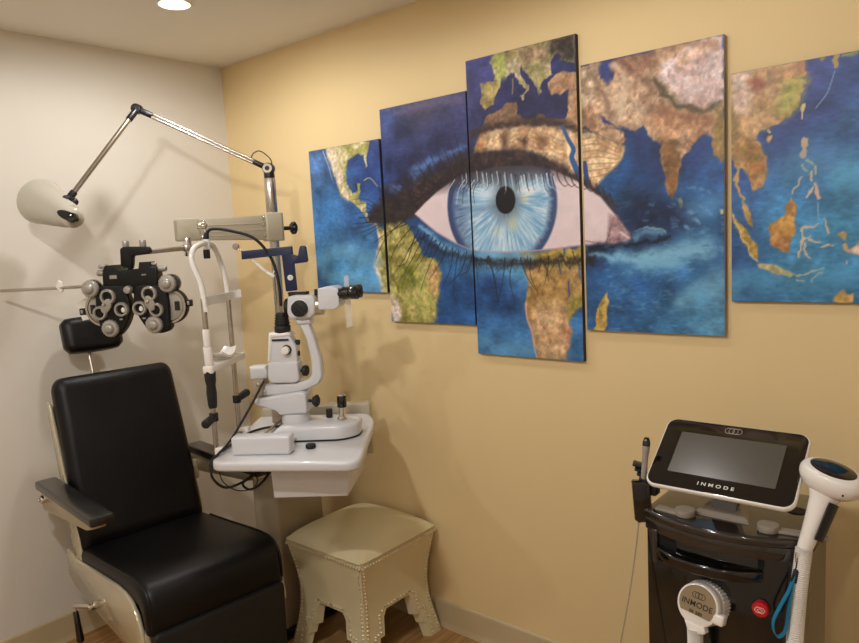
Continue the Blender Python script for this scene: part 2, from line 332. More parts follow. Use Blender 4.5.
ART_PRE=[
('P',[(723,1974),(984,1975),(961,1922),(967,1872),(954,1871),(946,1916),(909,1931),(853,1908),(833,1862),(840,1803),(864,1772),(891,1780),(898,1808),(918,1807),(905,1770),(893,1752),(937,1731),(934,1699),(956,1656),(999,1635),(988,1630),(941,1656),(914,1701),(868,1736),(838,1746),(793,1777),(781,1819),(751,1882)],(168,160,84),(214,200,150),3,7),
('P',[(723,1974),(812,1977),(806,1908),(821,1821),(847,1764),(838,1746),(793,1777),(781,1819),(751,1882)],(226,200,184),(214,196,150),12,5),
('S',[(703,1963),(720,1926),(733,1894),(750,1838)],5,2,(214,204,200),0.8),
('S',[(937,1821),(971,1826),(1009,1791)],5,3,(170,170,90),1.0),
('S',[(1023,1788),(1049,1786)],5,4,(150,140,80),1.0),
('P',[(988,1632),(995,1602),(1003,1569),(971,1501),(966,1470),(991,1405),(1003,1360),(1033,1328),(1050,1281),(1054,1248),(1267,1253),(1282,1332),(1312,1443),(1298,1472),(1274,1496),(1224,1518),(1201,1563),(1181,1601),(1156,1636),(1099,1654),(1051,1642),(1022,1616)],(132,124,52),(196,182,104),3,6),
('P',[(1157,1482),(1284,1480),(1301,1443),(1275,1332),(1262,1254),(1140,1249),(1118,1368)],(176,176,84),(206,184,110),25,8),
('P',[(1256,1480),(1298,1472),(1312,1443),(1283,1347),(1249,1376)],(210,165,110),(190,150,80),14,6),
('P',[(1083,1460),(1187,1481),(1191,1391),(1108,1375)],(106,112,34),(150,146,60),18,8),
('P',[(988,1632),(1003,1602),(1007,1563),(990,1493),(998,1438),(1013,1375),(1075,1352),(1102,1298),(1088,1248),(1052,1248),(1046,1281),(1030,1328),(1001,1360),(989,1405),(964,1470),(969,1501),(1001,1569),(993,1602)],(232,208,196),(206,186,150),8,6),
('P',[(1032,1324),(1042,1281),(1047,1245),(1033,1249)],(80,130,180),(70,120,175),3,2),
('P',[(1595,2179),(1567,2158),(1582,2135),(1582,2094),(1612,2078),(1613,2097),(1649,2108),(1668,2104),(1688,2067),(1710,2044),(1706,2025),(1689,2022),(1703,2012),(1719,2040),(1717,2059),(1695,2093),(1691,2123),(1720,2094),(1740,2067),(1749,2036),(1759,2015),(1767,2018),(1764,2051),(1775,2066),(1806,2071),(1802,2108),(1832,2133),(1848,2127),(1847,2110),(1895,2096),(1897,2183),(1751,2181)],(150,140,84),(206,186,140),2,7),
('P',[(1813,2180),(1897,2182),(1895,2101),(1847,2110),(1848,2127),(1832,2133),(1804,2119),(1799,2160)],(52,44,40),(88,72,58),14,6),
('P',[(1598,2181),(1574,2158),(1592,2127),(1590,2088),(1629,2099),(1641,2133),(1636,2176)],(170,178,78),(190,190,110),12,5),
('P',[(1642,2157),(1679,2149),(1688,2121),(1662,2108),(1633,2110)],(214,196,168),(170,150,110),8,5),
('P',[(1658,2177),(1751,2176),(1792,2150),(1797,2114),(1763,2121),(1700,2127),(1679,2155)],(190,158,120),(140,116,80),12,5),
('P',[(1528,2097),(1609,2085),(1610,2072),(1588,2048),(1583,2020),(1547,2006),(1527,2023)],(190,168,100),(150,130,76),2,5),
('S',[(1660,2086),(1660,2063),(1657,2039)],5,5,(130,118,90),1.0),
('P',[(1792,2052),(1816,2068),(1846,2080),(1896,2060),(1901,1827),(1848,1833),(1851,1932),(1860,1959),(1864,2017),(1854,2012),(1841,2004),(1824,2014),(1808,2011),(1793,2037)],(196,150,108),(156,112,80),2,5),
('P',[(1485,1877),(1519,1933),(1550,1981),(1589,1995),(1628,2011),(1667,2015),(1674,2000),(1671,1968),(1706,1948),(1742,1947),(1751,1961),(1771,1954),(1780,1942),(1852,1933),(1864,1901),(1901,1827)],(150,112,80),(112,84,64),3,5),
('P',[(1484,1864),(1519,1923),(1594,1931),(1706,1928),(1837,1907),(1902,1873),(1905,1886),(1972,1864),(2052,1816),(2040,1781),(1993,1741),(1942,1698),(1893,1739),(1830,1783),(1732,1839),(1601,1861),(1487,1861)],(242,208,160),(204,156,108),5,4),
('P',[(1484,1864),(1514,1905),(1530,1897),(1520,1860)],(170,110,70),(200,150,100),6,5),
('P',[(1604,1912),(1639,1920),(1633,1884),(1617,1861),(1602,1863)],(86,58,42),(130,92,64),14,8),
('P',[(1674,1885),(1704,1893),(1710,1868),(1688,1853)],(80,54,40),(140,100,70),8,6),
('P',[(1740,1894),(1775,1878),(1788,1853),(1759,1850)],(120,84,58),(170,126,90),12,6),
('B',[(1623,1910),(1690,1913),(1775,1892),(1849,1857)],6,5,(150,100,62),0.4),
('B',[(1629,1893),(1690,1897),(1775,1877),(1848,1842)],6,5,(150,100,62),0.4),
('B',[(1634,1876),(1689,1882),(1774,1861),(1848,1826)],6,5,(150,100,62),0.4),
('B',[(1639,1860),(1688,1866),(1773,1846),(1847,1811)],6,5,(150,100,62),0.4),
('B',[(1644,1843),(1688,1850),(1773,1830),(1847,1796)],6,5,(150,100,62),0.4),
('B',[(1650,1826),(1687,1834),(1772,1815),(1846,1781)],6,5,(150,100,62),0.4),
('S',[(1908,1857),(1963,1856),(2028,1813)],5,3,(150,108,66),0.55),
('S',[(1907,1837),(1963,1836),(2028,1803)],5,3,(150,108,66),0.55),
('S',[(1907,1817),(1962,1817),(2027,1793)],5,3,(150,108,66),0.55),
('S',[(1906,1797),(1962,1797),(2027,1782)],5,3,(150,108,66),0.55),
('S',[(1906,1777),(1961,1777),(2027,1772)],5,3,(150,108,66),0.55),
('S',[(1905,1757),(1961,1758),(2027,1761)],5,3,(150,108,66),0.55),
('S',[(1904,1737),(1960,1738),(2026,1751)],5,3,(150,108,66),0.55),
('B',[(1483,1929),(1555,1939),(1670,1942),(1777,1931),(1851,1915),(1902,1881),(1972,1875),(2036,1840)],24,18,(58,40,36),0.95),
('S',[(1841,1907),(1859,1867),(1878,1830),(1871,1807),(1881,1780),(1894,1752)],11,22,(42,90,150),1.0),
('S',[(1914,1781),(1920,1744),(1931,1700)],20,14,(40,70,130),1.0),
('P',[(1910,2081),(1969,2080),(1976,2026),(2004,2005),(2016,2019),(2013,2056),(2018,2077),(2339,2081),(2338,1748),(2328,1745),(2321,1763),(2308,1805),(2294,1831),(2267,1818),(2242,1779),(2224,1759),(2211,1705),(2207,1684),(2201,1667),(2193,1650),(2185,1658),(2178,1694),(2166,1753),(2162,1809),(2148,1812),(2130,1834),(2109,1867),(2084,1863),(2053,1870),(2025,1883),(1969,1927),(1977,1900),(2025,1877),(2037,1870),(2056,1838),(2044,1817),(1980,1859),(1905,1892)],(212,172,132),(150,108,78),3,7),
('P',[(2026,2082),(2156,2084),(2155,2050),(2110,2023),(2056,2026),(2017,2044)],(140,92,66),(176,128,96),12,7),
('P',[(1984,2014),(2056,2012),(2132,1977),(2116,1902),(2084,1867),(2021,1887),(1982,1944)],(222,186,150),(172,130,98),14,8),
('P',[(1910,2075),(1969,2072),(1972,2020),(1941,1958),(1907,1956)],(214,188,156),(158,128,100),14,7),
('P',[(2154,2001),(2185,1961),(2226,1918),(2281,1886),(2339,1895),(2339,2080),(2289,2083),(2220,2057),(2162,2041)],(236,212,208),(206,168,156),7,7),
('P',[(2220,2054),(2289,2079),(2316,2057),(2262,2035),(2220,2016)],(208,158,118),(226,190,170),14,8),
('P',[(2131,1907),(2219,1907),(2301,1874),(2294,1834),(2232,1829),(2174,1823),(2130,1857)],(186,128,86),(214,162,118),14,8),
('B',[(2146,1999),(2158,1976),(2183,1944),(2226,1907),(2285,1883),(2325,1897)],14,14,(84,72,40),1),
('B',[(2017,2069),(2056,2012),(2047,1956),(2030,1900)],16,20,(228,200,168),0.7),
('B',[(2095,2019),(2132,1970),(2123,1908)],16,20,(120,84,60),0.6),
('B',[(1943,2047),(1983,1981),(2014,1917)],14,18,(130,96,72),0.6),
('B',[(2170,2067),(2241,2080),(2316,2057)],14,20,(170,120,90),0.6),
('B',[(2153,1910),(2225,1878),(2301,1854)],14,20,(130,80,48),0.6),
('P',[(2163,1808),(2203,1819),(2224,1759),(2208,1692),(2193,1657),(2178,1694),(2166,1753)],(150,100,52),(120,88,46),6,6),
('P',[(2315,1892),(2339,1895),(2338,1748),(2324,1753),(2308,1812)],(150,120,60),(190,150,90),6,6),
('P',[(2212,1651),(2219,1652),(2224,1632),(2218,1617),(2212,1628)],(206,160,72),(160,110,50),2,3),
('P',[(2182,1677),(2208,1675),(2197,1656),(2190,1646)],(200,150,80),(150,100,50),2,4),
('P',[(1978,1376),(1990,1345),(1970,1251),(1934,1249),(1946,1314)],(214,180,88),(170,130,60),2,5),
('P',[(2328,1613),(2339,1610),(2339,1597),(2332,1598)],(225,200,130),(206,160,72),2,2),
('P',[(1661,1508),(1673,1482),(1690,1445),(1693,1384),(1677,1340),(1679,1303),(1697,1261),(1707,1199),(1719,1146),(1826,1150),(1839,1206),(1853,1231),(1849,1260),(1843,1284),(1868,1314),(1889,1325),(1896,1327),(1906,1517),(1822,1517),(1740,1509)],(206,166,104),(160,120,60),3,5),
('P',[(1705,1322),(1842,1337),(1838,1218),(1826,1154),(1726,1151),(1702,1255)],(226,186,140),(206,158,110),22,5),
('P',[(1663,1507),(1822,1515),(1906,1517),(1904,1460),(1820,1449),(1711,1463)],(204,178,80),(150,130,50),10,6),
('P',[(1843,1361),(1902,1373),(1894,1327),(1868,1314),(1840,1278)],(140,132,52),(180,150,80),10,6),
('P',[(1695,1433),(1819,1443),(1870,1396),(1817,1361),(1706,1341)],(160,118,58),(196,156,90),16,8),
('P',[(1830,1266),(1854,1255),(1851,1225),(1838,1194),(1830,1218)],(200,130,100),(220,160,120),8,4),
('S',[(1680,1334),(1683,1285),(1701,1236),(1710,1174),(1718,1146)],7,6,(232,176,150),0.8),
('S',[(1811,1479),(1818,1437)],6,4,(50,80,150),1.0),
('S',[(1846,1409),(1848,1360)],6,4,(50,80,150),1.0),
('S',[(1834,1516),(1835,1502)],8,6,(50,100,160),1.0),
('S',[(1886,1460),(1889,1420)],7,6,(60,110,170),1.0),
('P',[(2352,1977),(2408,1978),(2532,1976),(2541,1944),(2532,1933),(2542,1921),(2537,1901),(2526,1872),(2506,1843),(2482,1828),(2456,1821),(2432,1816),(2425,1796),(2433,1767),(2446,1743),(2451,1709),(2447,1683),(2450,1690),(2423,1655),(2411,1681),(2390,1713),(2376,1718),(2376,1684),(2373,1650),(2369,1663),(2372,1709),(2351,1760)],(210,164,110),(170,128,76),2,7),
('P',[(2352,1975),(2406,1978),(2411,1929),(2403,1859),(2376,1863),(2352,1895)],(232,204,188),(196,158,134),14,8),
('P',[(2401,1945),(2424,1956),(2443,1934),(2432,1915),(2411,1913)],(168,84,58),(190,120,86),8,5),
('P',[(2450,1976),(2532,1974),(2540,1943),(2516,1937),(2460,1942)],(216,148,104),(190,150,100),14,8),
('P',[(2501,1935),(2533,1934),(2542,1921),(2537,1901),(2526,1872),(2506,1843),(2471,1849),(2476,1886)],(164,158,62),(190,180,86),16,8),
('P',[(2414,1858),(2481,1842),(2456,1821),(2432,1816),(2414,1808)],(208,160,110),(214,176,120),10,6),
('P',[(2355,1894),(2376,1863),(2382,1812),(2365,1787),(2352,1816)],(130,104,52),(190,150,90),10,8),
('P',[(2387,1795),(2425,1779),(2446,1743),(2449,1694),(2409,1709),(2382,1757)],(190,120,62),(150,120,56),10,8),
('S',[(2375,1715),(2373,1686),(2376,1656),(2384,1632)],8,8,(206,168,90),1.0),
('P',[(2383,1632),(2399,1619),(2408,1595),(2414,1558),(2402,1569),(2391,1596)],(214,176,98),(170,130,60),2,3),
('P',[(2357,1604),(2377,1574),(2397,1554),(2410,1530),(2428,1504),(2427,1465),(2411,1479),(2392,1507),(2377,1543),(2359,1583)],(206,166,72),(130,104,44),2,4),
('S',[(2360,1595),(2383,1537),(2406,1488),(2426,1466)],5,4,(226,204,150),0.8),
('P',[(2508,1629),(2527,1607),(2517,1577),(2523,1552),(2509,1526),(2504,1490),(2483,1497),(2459,1510),(2452,1556),(2472,1568),(2494,1595)],(208,156,76),(176,120,58),2,5),
('P',[(2472,1527),(2509,1531),(2503,1491),(2483,1497),(2461,1510)],(200,124,76),(190,140,80),8,4),
('P',[(2427,1459),(2483,1447),(2525,1430),(2510,1422),(2456,1435),(2428,1447)],(210,184,104),(226,190,140),2,4),
('S',[(2528,1426),(2544,1429)],6,4,(224,196,150),0.9),
('S',[(2547,1430),(2559,1433)],6,4,(224,196,150),0.9),
('S',[(2563,1433),(2588,1441)],6,4,(224,196,150),0.9),
('S',[(2562,1407),(2572,1419),(2587,1428)],6,4,(224,196,150),0.9),
('S',[(2528,1416),(2539,1407)],6,4,(224,196,150),0.9),
('S',[(2533,1513),(2535,1547),(2553,1551),(2566,1549),(2571,1557)],6,4,(224,196,150),0.9),
('S',[(2535,1525),(2533,1473)],6,4,(224,196,150),0.9),
('S',[(2542,1513),(2555,1470)],6,4,(224,196,150),0.9),
('S',[(2535,1520),(2556,1527)],6,4,(224,196,150),0.9),
('S',[(2593,1571),(2592,1533)],5,4,(224,196,150),0.9),
('S',[(2581,1499),(2611,1498)],6,4,(224,196,150),0.9),
('S',[(2553,1519),(2579,1516)],6,4,(224,196,150),0.9),
('S',[(2511,1638),(2531,1682)],6,4,(224,196,150),0.9),
('S',[(2552,1692),(2557,1666)],9,7,(222,190,150),1.0),
('S',[(2569,1657),(2575,1623)],10,9,(224,180,150),1.0),
('S',[(2545,1631),(2560,1649)],6,5,(216,196,150),1.0),
('S',[(2572,1612),(2575,1568)],3,3,(150,196,210),0.7),
('S',[(2536,1865),(2535,1830)],12,5,(218,196,130),1.0),
('S',[(2540,1777),(2540,1754),(2537,1733)],13,9,(222,176,130),1.0),
('P',[(2451,1797),(2462,1797),(2460,1786),(2453,1776),(2447,1787)],(206,168,100),(206,160,72),2,2),
('S',[(2549,1724),(2558,1715)],8,6,(214,190,130),1.0),
('S',[(2564,1709),(2570,1687)],8,6,(214,190,140),1.0),
('S',[(2552,1689),(2555,1673)],7,6,(214,190,140),1.0),
('S',[(2540,1712),(2541,1701)],6,4,(214,190,130),1.0),
('S',[(2453,1814),(2457,1807)],5,5,(214,180,140),1.0),
('S',[(2608,1976),(2609,1945)],14,8,(186,158,90),1.0),
('S',[(2575,1971),(2579,1970)],7,5,(150,140,90),1.0),
('S',[(2624,1973),(2659,1975)],7,9,(140,150,100),1.0),
('S',[(2606,1933),(2597,1902),(2588,1880),(2565,1851)],3,3,(130,170,210),0.8),
('P',[(2610,1365),(2622,1384),(2634,1391),(2642,1376),(2659,1379),(2658,1356),(2608,1355)],(196,140,70),(226,180,90),2,5),
('P',[(2646,1489),(2659,1500),(2666,1515),(2667,1475),(2655,1480)],(230,200,176),(206,160,100),2,4),
('P',[(2616,1527),(2630,1534),(2639,1526),(2635,1512),(2623,1517)],(214,180,120),(206,160,72),2,4),
('S',[(2633,1504),(2640,1490),(2647,1487)],8,7,(214,170,110),1.0),
('S',[(2641,1465),(2642,1457)],5,4,(220,190,170),1.0),
('B',[(2097,1640),(2173,1620),(2217,1583)],40,40,(16,30,64),0.7),
('P',[(1012,1736),(1133,1773),(1335,1832),(1474,1866),(1622,1862),(1739,1838),(1831,1793),(1911,1734),(1974,1689),(2019,1630),(2063,1543),(2025,1575),(1973,1652),(1899,1710),(1804,1757),(1698,1784),(1598,1794),(1469,1783),(1363,1753),(1280,1713),(1206,1658),(1097,1653),(1018,1681)],(40,30,34),(70,48,44),15,8),
('P',[(1026,1778),(1239,1838),(1476,1890),(1474,1855),(1335,1832),(1132,1765),(1032,1719)],(36,32,48),(46,38,52),22,6),
('P',[(2048,1613),(2128,1638),(2246,1629),(2274,1571),(2157,1557),(2069,1536)],(24,40,78),(22,34,66),40,6),
('B',[(1207,1810),(1232,1821)],22,14,(84,128,200),0.6),
('B',[(1219,1840),(1242,1847)],22,14,(84,128,200),0.6),
('B',[(1250,1840),(1278,1851)],22,14,(84,128,200),0.6),
('B',[(1288,1860),(1335,1869)],22,14,(84,128,200),0.6),
('B',[(1296,1846),(1316,1855)],22,14,(84,128,200),0.6),
('B',[(1355,1871),(1395,1883)],22,14,(84,128,200),0.6),
('B',[(1194,1829),(1219,1850)],22,14,(84,128,200),0.6),
('B',[(1394,1871),(1420,1885)],22,14,(84,128,200),0.6),
('B',[(1429,1884),(1446,1895)],22,14,(84,128,200),0.6),
('B',[(1093,1774),(1133,1782)],22,14,(84,128,200),0.6),
('B',[(1260,1853),(1298,1872)],22,14,(84,128,200),0.6),
('B',[(1224,1623),(1340,1539),(1454,1503),(1584,1493),(1706,1490)],14,30,(120,182,222),0.8),
('B',[(1928,1498),(2029,1483),(2125,1481),(2216,1493),(2287,1505)],16,46,(130,194,228),0.9),
('B',[(2093,1463),(2186,1467),(2245,1501)],20,26,(120,184,222),0.7),
('B',[(2214,1355),(2287,1391),(2334,1414)],40,60,(120,184,214),0.6),
('B',[(2246,1610),(2307,1625),(2335,1637)],50,40,(84,150,205),0.6),
('B',[(627,1498),(803,1544),(957,1491)],40,60,(110,176,216),0.6),
('B',[(667,1440),(821,1418),(983,1397)],40,40,(120,186,220),0.5),
('B',[(2507,1714),(2577,1720),(2644,1675)],60,60,(90,160,200),0.5),
('B',[(2382,1414),(2509,1408),(2648,1425)],40,50,(84,160,204),0.5),
('B',[(1482,1198),(1568,1166),(1672,1166)],40,50,(100,166,210),0.6),
('B',[(1129,2060),(1303,2061),(1441,2057)],20,26,(110,92,128),0.6),
('B',[(2258,1580),(2270,1575)],6,5,(120,176,214),0.4),
('B',[(2228,1569),(2240,1564)],6,5,(120,176,214),0.4),
('B',[(2249,1609),(2260,1604)],6,5,(120,176,214),0.4),
('B',[(2272,1551),(2283,1546)],6,5,(120,176,214),0.4),
('B',[(2191,1592),(2203,1587)],6,5,(120,176,214),0.4),
('B',[(2299,1607),(2310,1602)],6,5,(120,176,214),0.4),
('B',[(2226,1522),(2237,1517)],6,5,(120,176,214),0.4),
('B',[(2206,1646),(2218,1641)],6,5,(120,176,214),0.4),
('B',[(2333,1550),(2344,1546)],6,5,(120,176,214),0.4),
('B',[(2145,1551),(2157,1546)],6,5,(120,176,214),0.4),
('B',[(2293,1664),(2304,1659)],6,5,(120,176,214),0.4),
('B',[(2283,1480),(2295,1475)],6,5,(120,176,214),0.4),
('B',[(2123,1646),(2135,1640)],6,5,(120,176,214),0.4),
('B',[(2258,1583),(2269,1578)],6,5,(120,176,214),0.4),
('B',[(2232,1566),(2244,1561)],6,5,(120,176,214),0.4),
('B',[(2241,1609),(2252,1604)],6,5,(120,176,214),0.4),
('B',[(2279,1556),(2290,1552)],6,5,(120,176,214),0.4),
('B',[(2191,1581),(2202,1577)],6,5,(120,176,214),0.4),
('B',[(2290,1616),(2301,1611)],6,5,(120,176,214),0.4),
('B',[(2243,1519),(2254,1514)],6,5,(120,176,214),0.4),
('B',[(2189,1638),(2201,1633)],6,5,(120,176,214),0.4),
('B',[(2337,1567),(2348,1563)],6,5,(120,176,214),0.4),
('B',[(2157,1533),(2169,1528)],6,5,(120,176,214),0.4),
('B',[(2269,1673),(2280,1668)],6,5,(120,176,214),0.4),
('B',[(2309,1489),(2320,1485)],6,5,(120,176,214),0.4),
('B',[(2109,1622),(2122,1617)],6,5,(120,176,214),0.4),
('B',[(2257,1585),(2268,1580)],6,5,(120,176,214),0.4),
('B',[(2237,1564),(2248,1559)],6,5,(120,176,214),0.4),
('B',[(2234,1608),(2245,1603)],6,5,(120,176,214),0.4),
('B',[(2284,1563),(2295,1558)],6,5,(120,176,214),0.4),
('B',[(2193,1571),(2204,1566)],6,5,(120,176,214),0.4),
('B',[(2279,1624),(2290,1620)],6,5,(120,176,214),0.4),
('B',[(2260,1520),(2271,1515)],6,5,(120,176,214),0.4),
('B',[(2176,1627),(2188,1622)],6,5,(120,176,214),0.4),
('B',[(2337,1585),(2348,1580)],6,5,(120,176,214),0.4),
('B',[(2174,1517),(2186,1512)],6,5,(120,176,214),0.4),
('B',[(2243,1677),(2254,1672)],6,5,(120,176,214),0.4),
('B',[(2331,1503),(2342,1498)],6,5,(120,176,214),0.4),
('B',[(2103,1596),(2116,1590)],6,5,(120,176,214),0.4),
('B',[(2255,1587),(2267,1582)],6,5,(120,176,214),0.4)]
ART_EYE=[(1197,1670),(1250,1707),(1311,1743),(1378,1773),(1470,1797),(1599,1807),(1718,1798),(1804,1773),(1893,1727),(1967,1674),(2013,1618),(2051,1562),(2063,1540),(2030,1532),(1964,1528),(1876,1525),(1795,1518),(1667,1513),(1585,1514),(1477,1522),(1388,1552),(1301,1596),(1226,1649)]
ART_IRIS={'l': (1347,1682),'r': (1806,1670),'b': (1597,1517),'pc': (1613,1691),'pr': 40.5}
